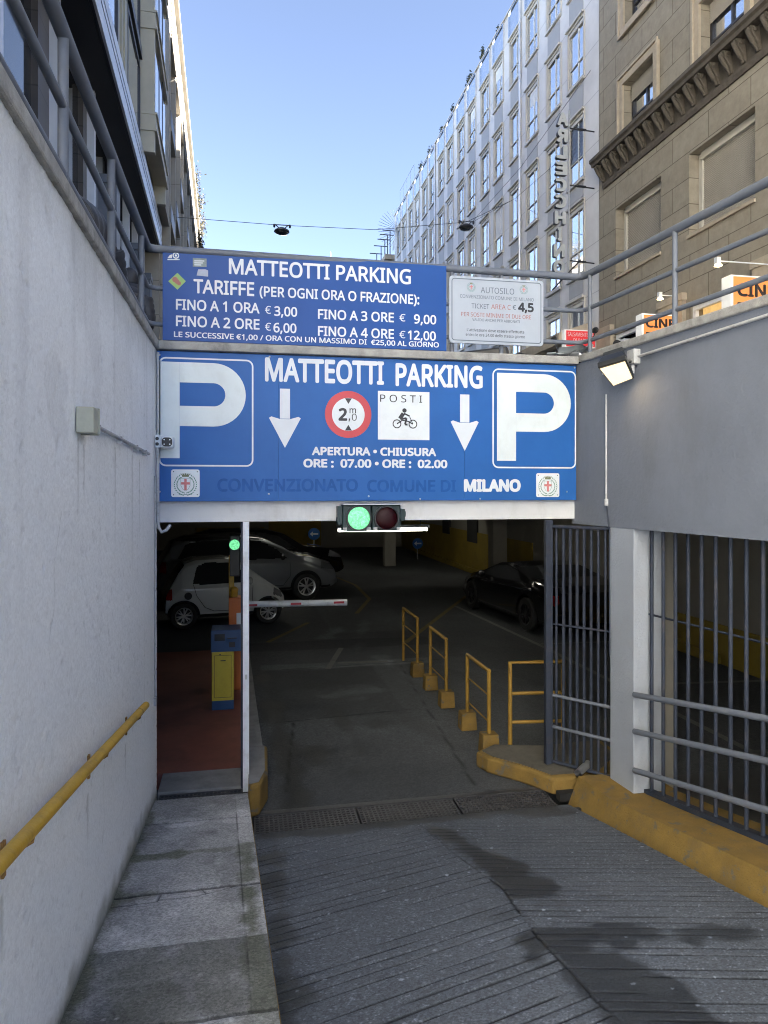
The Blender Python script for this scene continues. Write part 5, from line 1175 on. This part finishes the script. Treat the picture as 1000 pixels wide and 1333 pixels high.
# ---- lamps on the span wire
t = thing('span_wire', 'thin wire slung across the street carrying the two lamps', 'wire', (3.6, 24, 11.5))
b = MB(); b.tube([(-2.3,24,11.62),(1.31,24,11.60),(4.5,24,11.68),(7.76,24,12.18),(9.5,24,13.1)], .010, 5); b.build('cable', MT['gun'], t)
b = MB(); b.tube([(8.0,24,12.22),(8.7,21.3,13.0),(9.5,18.2,14.4)], .007, 5); b.tube([(8.0,24,12.2),(8.8,22,12.3),(9.5,20.3,12.8)], .007, 5); b.build('thin_cable', MT['gun'], t)
for (x, z, s_) in ((1.31, 11.42, 'dark dish street lamp hanging mid street, the left one over the price board'), (7.76, 12.02, 'dark dish street lamp hanging in front of the grey office windows, the right one')):
    t = thing('street_lamp', s_, 'street lamp', (x, 24, z), 'lamps on the span wire')
    b = MB(); b.lathe([(0,.10),(.10,.09),(.17,.05),(.25,.0),(.26,-.04),(.24,-.06)], (x,24,z), 'z', 22); b.build('shade', MT['gun'], t, smooth=True)
    b = MB(); b.lathe([(.24,-.05),(.20,-.10),(.10,-.13),(0,-.14)], (x,24,z), 'z', 22); b.build('diffuser', MT['dark_glass'], t, smooth=True)
    b = MB(); b.tube([(x-.22,24,z+.20),(x-.1,24,z+.09)], .018, 6); b.tube([(x+.22,24,z+.20),(x+.1,24,z+.09)], .018, 6); b.tube([(x-.28,24,z+.19),(x+.28,24,z+.2)], .012, 6); b.ball((x-.25,24,z+.15),.04,.04,.07,8); b.ball((x+.27,24,z+.16),.04,.04,.07,8); b.build('hanger', MT['gun'], t)

# ---- unseen cream house added behind the camera to bounce sun into the trench
t = thing('added_bounce_house', 'unseen cream stucco house added to bounce sun into the trench, mirrored in windows opposite', 'building', (-2.2, -20, 3.75))
hh = [(a, a+1.3, z, z+2.1) for a in np.arange(-37.5, -3, 3.0) for z in (4.3, 8.2, 11.6, 15.0)]
b = MB(ML); facade(b, -40, -1.02, 3.75, 19.5, [tuple(float(q) for q in h) for h in hh], .25); b.quad((-40,0,19.5),(-1.02,0,19.5),(-1.02,-12,19.5),(-40,-12,19.5)); b.quad((-40,-12,3.75),(-1.02,-12,3.75),(-1.02,-12,19.5),(-40,-12,19.5)); b.quad((-40,0,3.75),(-40,-12,3.75),(-40,-12,19.5),(-40,0,19.5)); b.quad((-1.02,0,3.75),(-1.02,-12,3.75),(-1.02,-12,19.5),(-1.02,0,19.5)); b.build('wall', MT['cream'], t)
b = MB(ML); prof_run(b, [(0,18.8),(.25,18.8),(.6,19.3),(.6,19.5),(0,19.5)], -40, -1.05); prof_run(b, [(0,7.3),(.12,7.3),(.2,7.5),(.2,7.6),(0,7.6)], -40, -1.05); b.build('cornice', MT['cream'], t)
for h in hh:
    a, c, z0, z1 = [float(q) for q in h]; b = MB(ML); b.quad((a,-.22,z0),(c,-.22,z0),(c,-.22,z1),(a,-.22,z1)); b.build('window', MT['dark_glass'], t)

# ================================================================== CARS
def inpoly(x, z, P):
    c = False; n = len(P)
    for i in range(n):
        x0, z0 = P[i]; x1, z1 = P[i-1]
        if (z0 > z) != (z1 > z) and x < (x1-x0)*(z-z0)/(z1-z0)+x0: c = not c
    return c
def pdist(x, z, P, closed=True):
    best = 9
    for i in range(0 if closed else 1, len(P)):
        ax, az = P[i-1]; bx, bz = P[i]; dx, dz = bx-ax, bz-az; t = max(0, min(1, ((x-ax)*dx+(z-az)*dz)/(dx*dx+dz*dz+1e-9)))
        best = min(best, math.hypot(x-ax-t*dx, z-az-t*dz))
    return best
def car(name, label, L, W, top, belt, zb, wheels, wr, side, wsx, rwx, paint, roof=None, seams=(), lights=(), tails=(), spokes=6, rim='silver', group=None, loc=(0,0,0), rot=0, mirror=None, cap=None, handle=None, ground=.0, tumble=.30):
    t = thing(name, label, 'car', loc, group, local=True); t.rotation_euler = (0,0,rot)
    u = np.linspace(-1, 1, 240); xs = np.sign(u)*(np.abs(u)**.8)*L/2
    tp = np.interp(xs, [p[0] for p in top], [p[1] for p in top]); k = np.array([1,3,5,3,1])/13
    tps = tp.copy(); tps[2:-2] = np.convolve(tp, k, 'valid')
    bl = np.minimum(np.interp(xs, [p[0] for p in belt], [p[1] for p in belt]), tps-.035)
    segn = [2,2,2,6,7,2,3,13,4,4,3]
    rings = []; arch = {}
    for x, z1, b_ in zip(xs, tps, bl):
        w_ = W/2*(1-.16*abs(2*x/L)**5-.05*abs(2*x/L)**2.2); h = z1-b_; tu = tumble*max(0, h-.06)
        zbb = zb+.10*max(0, (abs(2*x/L)-.86)/.14)**2
        P = [(0,zbb),(.80*w_,zbb),(.94*w_,zbb+.03),(.985*w_,zbb+.14),(w_,zbb+.5*(b_-zbb)),(.99*w_,b_-.05),(.955*w_,b_),(.94*w_-.12*tu,b_+.14*h),(.935*w_-.85*tu,b_+.82*h),(.90*w_-1.12*tu,b_+.95*h),(.55*w_-.5*tu,z1-.006),(0,z1)]
        r = []
        for (a, c), n in zip(zip(P, P[1:]), segn):
            for i in range(n): r.append((a[0]+(c[0]-a[0])*i/n, a[1]+(c[1]-a[1])*i/n))
        r.append(P[-1]); rings.append(r)
    for i, x in enumerate(xs):                     # clean wheel-arch edges: snap nearby points on to the arch
        for j in range(sum(segn[:6])+1):
            y_, z_ = rings[i][j]
            if y_ > W/2-.30:
                for wx in wheels:
                    q = math.hypot(x-wx, z_-wr)/(wr*1.17)
                    if .93 < q < 1.09: arch[(i,j)] = (wx+(x-wx)/q, wr+(z_-wr)/q)
    m = len(rings[0]); cum = np.cumsum(segn)
    def segof(j): return int(np.searchsorted(cum, j, side='right'))
    V = {}; groups = {}
    def put(key, quad):
        g = groups.setdefault(key, ([], [], {})); f = []
        for q in quad:
            if q not in g[2]:
                g[2][q] = len(g[0]); i, j, s_ = q; ax, az = arch.get((i,j), (xs[i], rings[i][j][1])); g[0].append((ax, s_*rings[i][j][0], az))
            f.append(g[2][q])
        g[1].append(tuple(f))
    for i in range(len(xs)-1):
        xc = (xs[i]+xs[i+1])/2
        for j in range(m-1):
            sg = segof(j); zc = (rings[i][j][1]+rings[i+1][j+1][1])/2; yc = (rings[i][j][0]+rings[i+1][j+1][0])/2
            if sg <= 5 and yc > W/2-.34 and any(math.hypot(xc-wx, zc-wr) < wr*1.17 for wx in wheels): continue
            key = 'body'
            if 6 <= sg <= 8 and any(inpoly(xc, zc, s_) for s_ in side): key = 'side'
            elif sg >= 9 and wsx[0] < xc < wsx[1]: key = 'windscreen'
            elif sg >= 9 and rwx and rwx[0] < xc < rwx[1]: key = 'rear_window'
            elif sg >= 2 and any(inpoly(xc, zc, s_) for s_ in lights) and sg < 9: key = 'headlight'
            elif sg >= 2 and any(inpoly(xc, zc, s_) for s_ in tails) and sg < 9: key = 'tail_light'
            elif roof and zc > roof: key = 'roof'
            elif zc < zb+.07: key = 'sill'
            for s_ in (1, -1):
                kk = key
                if key in ('side','headlight','tail_light'): kk = key+('L' if s_ > 0 else 'R')
                q = [(i,j,s_),(i+1,j,s_),(i+1,j+1,s_),(i,j+1,s_)]
                put(kk, q if s_ < 0 else q[::-1])
    for i in (0, len(xs)-1):
        for s_ in (1, -1):
            for j in range(m-2): put('body', [(i,j,s_),(i,j+1,s_),(i,m-1,1)] if s_*(1 if i else -1) > 0 else [(i,j+1,s_),(i,j,s_),(i,m-1,1)])
    mats = {'body':paint,'side':MT['dark_glass'],'windscreen':MT['dark_glass'],'rear_window':MT['dark_glass'],'headlight':MT['lamp_glass'],'tail_light':MT['tail_red'],'roof':MT['car_black'],'seam':MT['ink'],'sill':MT['black']}
    names = {'side':'side_window','sill':'sill_trim','seam':'door_seam'}
    body = None
    for key in ['body']+[k for k in groups if k != 'body']:
        g = groups[key]; base = key[:-1] if key[-1] in 'LR' and key[:-1] in mats else key
        b = MB(); b.add(g[0], g[1]); o = b.build(names.get(base, base), mats[base], t, smooth=True)
    def side_y(x, z):
        r = rings[int(np.argmin(np.abs(xs-x)))]; k0 = sum(segn[:2])
        return float(np.interp(z, [p[1] for p in r[k0:sum(segn[:9])]], [p[0] for p in r[k0:sum(segn[:9])]]))
    for s_ in (1, -1):
        for sm_ in seams:
            pts = []
            for a, c in zip(sm_, sm_[1:]):
                for q in range(8): x, z = a[0]+(c[0]-a[0])*q/8, a[1]+(c[1]-a[1])*q/8; pts.append((x, s_*(side_y(x, z)+.0005), z))
            b = MB(); b.tube(pts, .0055, 5); b.build('door_seam', MT['ink'], t)
    b = MB(); b.box(-L/2+.25, L/2-.25, -W/2+.30, W/2-.30, zb+.03, zb+.45); b.build('underbody', MT['ink'], t)
    for wx in wheels:
        for s_ in (1, -1):
            yo = s_*(W/2-.02); b = MB()
            prof = [(wr*.66,-.0),(wr*.93,.0),(wr,-.03),(wr,-.15),(wr*.93,-.18),(wr*.6,-.18)]
            b.lathe([(r, h) for r, h in prof], (wx,yo,wr), 'y', 36)
            if s_ > 0: b.v = [(x, 2*yo-y, z) for x, y, z in b.v]
            ty = b.build('wheel', MT['tyre'], t, smooth=True)
            b = MB(); y0 = yo; sgn = s_
            def ringp(r0, r1, ya_, yb_):
                n = 36; b.add([(wx+r*math.cos(2*math.pi*q/n), yy, wr+r*math.sin(2*math.pi*q/n)) for q in range(n) for r, yy in ((r0,ya_),(r1,yb_))], [(2*q,2*q+1,2*((q+1)%n)+1,2*((q+1)%n)) for q in range(n)])
            ringp(wr*.58, wr*.68, y0-sgn*.012, y0-sgn*.002); ringp(wr*.58, wr*.56, y0-sgn*.012, y0-sgn*.14)
            for q in range(spokes):
                for e in (-.13, .13) if spokes <= 6 else (0,):
                    a = 2*math.pi*q/spokes+.3; a2 = a+e*1.6
                    p0 = (wx+wr*.10*math.cos(a), wr+wr*.10*math.sin(a)); p1 = (wx+wr*.6*math.cos(a2), wr+wr*.6*math.sin(a2)); nx, nz = -math.sin(a)*wr*.045, math.cos(a)*wr*.045
                    yy = y0-sgn*.016; yk = y0-sgn*.045
                    b.hexa([(p0[0]-nx,yk,p0[1]-nz),(p1[0]-nx,yk,p1[1]-nz),(p1[0]+nx,yk,p1[1]+nz),(p0[0]+nx,yk,p0[1]+nz)],[(p0[0]-nx,yy,p0[1]-nz),(p1[0]-nx,yy,p1[1]-nz),(p1[0]+nx,yy,p1[1]+nz),(p0[0]+nx,yy,p0[1]+nz)])
            ringp(.0, wr*.15, y0-sgn*.014, y0-sgn*.016)
            b.build('rim', MT['rim'] if rim == 'silver' else MT['gun'], ty)
            b = MB(); n = 24; b.add([(wx+wr*.6*math.cos(2*math.pi*q/n), y0-sgn*.10, wr+wr*.6*math.sin(2*math.pi*q/n)) for q in range(n)], [tuple(range(n))]); b.build('brake_disc', MT['ink'], ty)
    if mirror:
        for s_ in (1, -1):
            b = MB(); b.ball((mirror[0], s_*(W/2+.07), mirror[1]), .06, .10, .075, 14); b.tube([(mirror[0]+.02, s_*(W/2-.09), mirror[1]-.05),(mirror[0], s_*(W/2+.03), mirror[1]-.02)], .02, 6); b.build('wing_mirror', paint if roof is None else MT['car_black'], t, smooth=True)
    if cap:
        b = MB(); b.lathe([(0,.006),(.07,.004),(.075,-.03)], (cap[0], -W/2+.005, cap[1]), 'y', 20); b.build('fuel_cap', MT['black'], t)
    if handle:
        for s_ in (1, -1):
            b = MB(); b.box(handle[0]-.08, handle[0]+.08, s_*(W/2)-.01, s_*(W/2)+.02, handle[1], handle[1]+.03); b.build('door_handle', paint, t, bevel=.006)
    return t
MT['car_white'] = M('white_car_paint', (.60,.62,.60), .22, coat=1, var=.02)
MT['car_silver'] = M('silver_car_paint', (.25,.27,.29), .28, metal=.45, coat=1, var=.03)
MT['car_black'] = M('black_car_paint', (.008,.008,.010), .12, coat=1, spec=.7, var=.05)
MT['tyre'] = M('tyre_rubber', (.018,.018,.018), .8); MT['rim'] = M('alloy_rim', (.55,.55,.55), .3, metal=.7)
MT['lamp_glass'] = M('headlamp_glass', (.30,.31,.33), .08, metal=.5); MT['tail_red'] = M('tail_lamp_red', (.28,.01,.012), .15)
car('parked_car', 'small white two door city car parked left of the barrier', 2.40, 1.36,
    [(-1.20,.50),(-1.19,.66),(-1.10,.84),(-.96,1.10),(-.82,1.30),(-.62,1.37),(.0,1.38),(.22,1.34),(.55,1.08),(.84,.86),(1.06,.72),(1.17,.56),(1.20,.40)],
    [(-1.2,.6),(-.9,.86),(-.6,.84),(.4,.86),(.8,.80),(1.2,.5)], .20, (-.86,.82), .265,
    [[(-.69,.90),(-.60,1.22),(-.45,1.29),(-.05,1.29),(.16,1.25),(.48,.90),(.4,.885),(-.55,.875)]], (.24,.80), (-1.06,-.84), MT['car_white'],
    seams=[[(-.68,.88),(-.62,.66),(-.46,.42),(-.28,.34),(.40,.33),(.48,.45),(.50,.86)]], lights=[[(.92,.60),(1.14,.52),(1.10,.66),(.95,.74)]], tails=[[(-1.2,.58),(-1.08,.58),(-1.08,.80),(-1.2,.76)]],
    spokes=6, loc=(-.39,15.28,0), rot=R(10.5), mirror=(.42,.92), cap=(-.78,.66), group=None)
car('parked_car', 'silver sport utility car with a black roof, parked behind the small white car', 4.35, 1.80,
    [(-2.17,.55),(-2.15,.95),(-2.02,1.20),(-1.85,1.50),(-1.5,1.62),(-.3,1.66),(.25,1.60),(.75,1.36),(1.12,1.12),(1.6,1.05),(1.98,.93),(2.13,.72),(2.17,.45)],
    [(-2.17,.7),(-1.9,1.08),(0,1.02),(.9,1.0),(1.3,.98),(2.17,.6)], .26, (-1.32,1.34), .345,
    [[(-1.75,1.12),(-1.55,1.46),(-1.2,1.54),(-.35,1.56),(-.35,1.06)],[(-.27,1.06),(-.27,1.56),(.2,1.50),(.62,1.28),(.86,1.06)]], (.30,1.06), (-2.1,-1.88), MT['car_silver'], roof=1.53,
    seams=[[(-.31,1.56),(-.31,.42),(.75,.40),(.92,.62),(.92,1.02)],[(-1.35,1.04),(-1.15,.75),(-.95,.42),(-.31,.42)]], lights=[[(1.72,.78),(2.10,.72),(2.04,.86),(1.75,.95)]], tails=[[(-2.16,.8),(-2.0,.8),(-2.0,1.05),(-2.13,1.05)]],
    spokes=5, loc=(.12,18.35,0), rot=R(9), mirror=(.72,1.10), handle=(-.12,.92))
car('parked_car', 'black estate car with shiny roof highlights, parked behind the silver car', 4.7, 1.84,
    [(-2.35,.55),(-2.32,1.0),(-2.0,1.45),(-1.4,1.60),(.0,1.62),(.55,1.48),(1.1,1.12),(1.9,1.02),(2.25,.82),(2.35,.5)],
    [(-2.35,.7),(-1.9,1.05),(0,1.0),(1.2,.98),(2.35,.6)], .25, (-1.4,1.42), .34,
    [[(-1.8,1.08),(-1.5,1.48),(-.3,1.53),(-.3,1.03)],[(-.22,1.03),(-.22,1.53),(.35,1.42),(.9,1.04)]], (.35,1.1), (-2.25,-1.9), MT['car_black'],
    lights=[[(1.85,.78),(2.28,.72),(2.2,.86),(1.9,.97)]], spokes=5, loc=(.55,21.4,0), rot=R(9), mirror=(.72,1.06))
car('parked_car', 'low black sports car parked on the right beyond the yellow guards', 4.45, 1.88,
    [(-2.22,.50),(-2.20,.82),(-1.9,.93),(-1.4,1.02),(-.7,1.20),(-.2,1.25),(.25,1.20),(.95,.92),(1.5,.84),(1.95,.74),(2.16,.58),(2.22,.40)],
    [(-2.22,.7),(-1.5,.90),(0,.86),(1.0,.84),(2.22,.5)], .16, (-1.32,1.34), .33,
    [[(-1.15,.92),(-.75,1.10),(-.2,1.16),(.2,1.12),(.78,.90),(.0,.885)]], (.32,.98), (-1.35,-.68), MT['car_black'],
    lights=[[(1.75,.58),(2.12,.50),(2.05,.64),(1.78,.74)]], tails=[[(-2.22,.62),(-2.0,.62),(-2.0,.80),(-2.2,.78)]], spokes=10, rim='dark', loc=(6.22,14.45,0), rot=R(95), mirror=(.55,.92), tumble=.55)

# ================================================================== SCOOTERS AND PEOPLE ON THE STREET
def scooter(label, loc, rot, screen):
    t = thing('motor_scooter', label, 'scooter', loc, None, local=True); t.rotation_euler = (0,0,rot)
    for x in (-.62, .66):
        b = MB(); b.lathe([(.14,-.05),(.22,-.055),(.245,-.03),(.245,.03),(.22,.055),(.14,.05)], (x,0,.245), 'y', 28); wl_ = b.build('wheel', MT['tyre'], t, smooth=True)
        b = MB(); b.lathe([(0,.03),(.14,.045),(.14,-.045),(0,-.03)], (x,0,.245), 'y', 20); b.build('rim', MT['rim'], wl_)
    b = MB(); b.hexa([(-.95,-.14,.45),(-.10,-.17,.26),(-.10,.17,.26),(-.95,.14,.45)],[(-1.0,-.12,.72),(-.12,-.16,.70),(-.12,.16,.70),(-1.0,.12,.72)]); b.build('rear_body', MT['car_black'], t, bevel=.04)
    b = MB(); b.hexa([(-.86,-.13,.70),(-.05,-.13,.70),(-.05,.13,.70),(-.86,.13,.70)],[(-.84,-.11,.86),(-.10,-.12,.80),(-.10,.12,.80),(-.84,.11,.86)]); b.build('seat', MT['black'], t, bevel=.03)
    b = MB(); b.box(-.14,.40,-.17,.17,.20,.29); b.build('floorboard', MT['black'], t, bevel=.02)
    b = MB(); b.hexa([(.36,-.18,.25),(.46,-.14,.25),(.46,.14,.25),(.36,.18,.25)],[(.30,-.20,.88),(.44,-.10,.92),(.44,.10,.92),(.30,.20,.88)]); b.build('leg_shield', MT['car_black'], t, bevel=.03)
    b = MB(); b.tube([(.66,.09,.245),(.60,.09,.42),(.50,.03,.55),(.42,0,1.0)], .025, 8); b.hexa([(.45,-.06,.46),(.90,-.06,.42),(.90,.06,.42),(.45,.06,.46)],[(.50,-.04,.54),(.80,-.04,.52),(.80,.04,.52),(.50,.04,.54)]); b.build('fork', MT['gun'], t)
    b = MB(); b.tube([(.30,-.36,1.03),(.40,-.18,1.01),(.43,0,1.0),(.40,.18,1.01),(.30,.36,1.03)], .018, 8); b.tube([(.28,-.40,1.03),(.33,-.27,1.025)], .024, 8); b.tube([(.28,.40,1.03),(.33,.27,1.025)], .024, 8); b.build('handlebar', MT['steel'], t)
    b = MB(); b.ball((.46,0,.96), .09,.14,.09, 14); b.build('headlight', MT['lamp_glass'], t, smooth=True)
    for s_ in (1, -1):
        b = MB(); b.tube([(.38,s_*.25,1.02),(.40,s_*.36,1.22)], .008, 6); b.ball((.39,s_*.37,1.26), .02,.06,.045, 12); b.build('mirror', MT['black'], t)
    if screen:
        b = MB(); n = 8
        pts = [[(.47-.10*(k/n), .26*math.sin(R(-80+160*j/8))*(1-.25*(k/n)**2), 1.0+.10*k/n) for j in range(9)] for k in range(n+1)]
        pts = [[(x-.10*(1-math.cos(R(-80+160*j/8))), y, z) for j, (x, y, z) in enumerate(r)] for r in pts]
        b.add([p for r in pts for p in r], [(k*9+j,k*9+j+1,(k+1)*9+j+1,(k+1)*9+j) for k in range(n) for j in range(8)]); b.build('windscreen', M('scooter_windscreen',(.45,.50,.55),.06,spec=.8), t, smooth=True)
    return t
scooter('black motor scooter parked behind the ticket board, only its handlebar showing', (2.6, 9.0, 3.75), R(155), False)
scooter('motor scooter with a pale windscreen, parked by the right corner of the railing', (4.35, 9.35, 3.75), R(25), True)
scooter('dark motor scooter parked on the left pavement behind the price board corner', (-1.42, 11.2, 3.79), R(92), False)

def skinned(name, joints, edges, mat, parent, lvl=2):
    keys = list(joints); me = bpy.data.meshes.new(name); me.from_pydata([joints[k][:3] for k in keys], [(keys.index(a), keys.index(c)) for a, c in edges], [])
    o = bpy.data.objects.new(name, me); COL.objects.link(o); o.modifiers.new('s', 'SKIN'); sub = o.modifiers.new('u', 'SUBSURF'); sub.levels = sub.render_levels = lvl
    lay = me.skin_vertices[0] if me.skin_vertices else None
    if lay is None:
        bm = bmesh.new(); bm.from_mesh(me); bm.verts.layers.skin.verify(); bm.to_mesh(me); bm.free(); lay = me.skin_vertices[0]
    for i, k in enumerate(keys):
        r = joints[k][3]; lay.data[i].radius = (r, r) if not isinstance(r, tuple) else r
    lay.data[0].use_root = True
    bpy.context.view_layer.update()
    m2 = bpy.data.meshes.new_from_object(o.evaluated_get(bpy.context.evaluated_depsgraph_get())); bpy.data.objects.remove(o)
    m2.materials.clear(); m2.materials.append(mat)
    for p in m2.polygons: p.use_smooth = True
    n = bpy.data.objects.new(name, m2); return link(n, parent)
SKIN = M('skin', (.42,.26,.19), .6, var=.05); CLO = M('black_puffer_cloth', (.022,.024,.032), .55, var=.25, vs=9, bump=.3, bs=35); TROU = M('dark_trousers', (.03,.033,.045), .8); HAIR = M('dark_hair', (.015,.012,.010), .6)
ED = [('pel','spn'),('spn','chs'),('chs','nck'),('nck','hd'),('chs','lsh'),('lsh','lel'),('lel','lwr'),('chs','rsh'),('rsh','rel'),('rel','rwr'),('pel','lhp'),('lhp','lkn'),('lkn','lan'),('lan','lto'),('pel','rhp'),('rhp','rkn'),('rkn','ran'),('ran','rto'),('lwr','lhd'),('rwr','rhd')]
def person(label, loc, J, coat_path, coat_r, hood, head):
    t = thing('person', label, 'person', loc, None, local=True)
    skinned('body', J, ED, TROU, t)
    b = MB(); n = len(coat_path)*6; pts = []; rr = []
    for i in range(n+1):
        f_ = i/n*(len(coat_path)-1); k = min(int(f_), len(coat_path)-2); q = f_-k
        pts.append(tuple(a+(c-a)*q for a, c in zip(coat_path[k], coat_path[k+1]))); r = coat_r[k]+(coat_r[k+1]-coat_r[k])*q; rr.append(r*(1+.075*abs(math.sin(i*math.pi/3))-.03))
    b.tube(pts, rr, 22)
    for s_ in 'lr':
        a, c, e = J[s_+'sh'][:3], J[s_+'el'][:3], J[s_+'wr'][:3]; pp = []; r2 = []
        for i in range(25):
            q = i/24; pp.append(tuple(x+(y-x)*min(1,q*2) if q < .5 else y+(z-y)*(q*2-1) for x, y, z in zip(a, c, e))); r2.append((.095-.03*q)*(1+.10*abs(math.sin(i*math.pi/3))-.04))
        b.tube(pp, r2, 14)
    b.build('puffer_jacket', CLO, t, smooth=True)
    b = MB(); b.ball(head, .085, .10, .125, 18); b.ball((head[0],head[1]+.10,head[2]-.01), .016,.022,.025, 8)
    for s_ in (1,-1): b.ball((head[0]+s_*.088,head[1],head[2]), .012,.03,.04, 8)
    b.build('face', SKIN, t, smooth=True)
    b = MB(); b.ball((head[0],head[1]-.015,head[2]+.02), .105,.118,.145, 18); b.ball((head[0],head[1]-.03,head[2]-.10), .13,.12,.09, 14) if hood else None
    b.build('hood' if hood else 'hair', CLO if hood else HAIR, t, smooth=True)
    for s_ in 'lr':
        h = J[s_+'hd'][:3]; wv = Vector(h)-Vector(J[s_+'wr'][:3]); wv.normalize(); b = MB()
        b.ball(h, .035,.035,.045, 10)
        for k in range(4): p = Vector(h)+Vector(((k-1.5)*.018,.0,0)); b.tube([p, p+wv*.05, p+wv*(.075+.008*(k in (1,2)))+Vector((0,.015,0))], [.009,.008,.007], 6)
        p = Vector(h)+Vector((.035,0,.0)); b.tube([p, p+wv*.03+Vector((.02,.01,0))], [.010,.008], 6); b.build('hand', SKIN, t, smooth=True)
    return t
# standing, hooded, a little hunched (local z from the pavement)
J = dict(pel=(0,0,.80,.13),spn=(0,.02,.98,.13),chs=(0,.06,1.20,.14),nck=(0,.10,1.34,.055),hd=(0,.12,1.44,.08),lsh=(-.17,.06,1.25,.065),lel=(-.22,.05,1.0,.05),lwr=(-.16,.20,.86,.035),lhd=(-.15,.24,.84,.03),
         rsh=(.17,.06,1.25,.065),rel=(.22,.05,1.0,.05),rwr=(.16,.20,.86,.035),rhd=(.15,.24,.84,.03),lhp=(-.09,0,.76,.09),lkn=(-.10,.03,.42,.06),lan=(-.10,-.01,.07,.045),lto=(-.10,.14,.04,.035),rhp=(.09,0,.76,.09),rkn=(.10,.03,.42,.06),ran=(.10,-.01,.07,.045),rto=(.10,.14,.04,.035))
person('person in a dark hooded jacket standing beyond the left railing corner', (-1.30, 8.75, 3.79), J, [(0,0,.66),(0,.02,.9),(0,.05,1.15),(0,.07,1.30),(0,.10,1.36)], [.20,.19,.20,.15,.08], True, (0,.12,1.46))
# bending forward, back level, hidden to the shoulders by the wall
J = dict(pel=(0,-.55,.86,.13),spn=(0,-.25,.90,.13),chs=(0,.10,.92,.14),nck=(0,.28,.93,.055),hd=(0,.40,.90,.08),lsh=(-.17,.10,.92,.065),lel=(-.20,.22,.68,.05),lwr=(-.16,.40,.52,.035),lhd=(-.15,.43,.48,.03),
         rsh=(.17,.10,.92,.065),rel=(.20,.22,.68,.05),rwr=(.16,.40,.52,.035),rhd=(.15,.43,.48,.03),lhp=(-.09,-.55,.80,.09),lkn=(-.10,-.42,.44,.06),lan=(-.10,-.52,.07,.045),lto=(-.10,-.36,.04,.035),rhp=(.09,-.55,.80,.09),rkn=(.10,-.42,.44,.06),ran=(.10,-.52,.07,.045),rto=(.10,-.36,.04,.035))
person('person in a dark quilted puffer jacket bending forward behind the left wall coping', (-1.20, 5.95, 3.79), J, [(0,-.70,.86),(0,-.35,.92),(0,.0,.95),(0,.20,.94),(0,.30,.92)], [.20,.215,.21,.17,.08], True, (0,.42,.88))
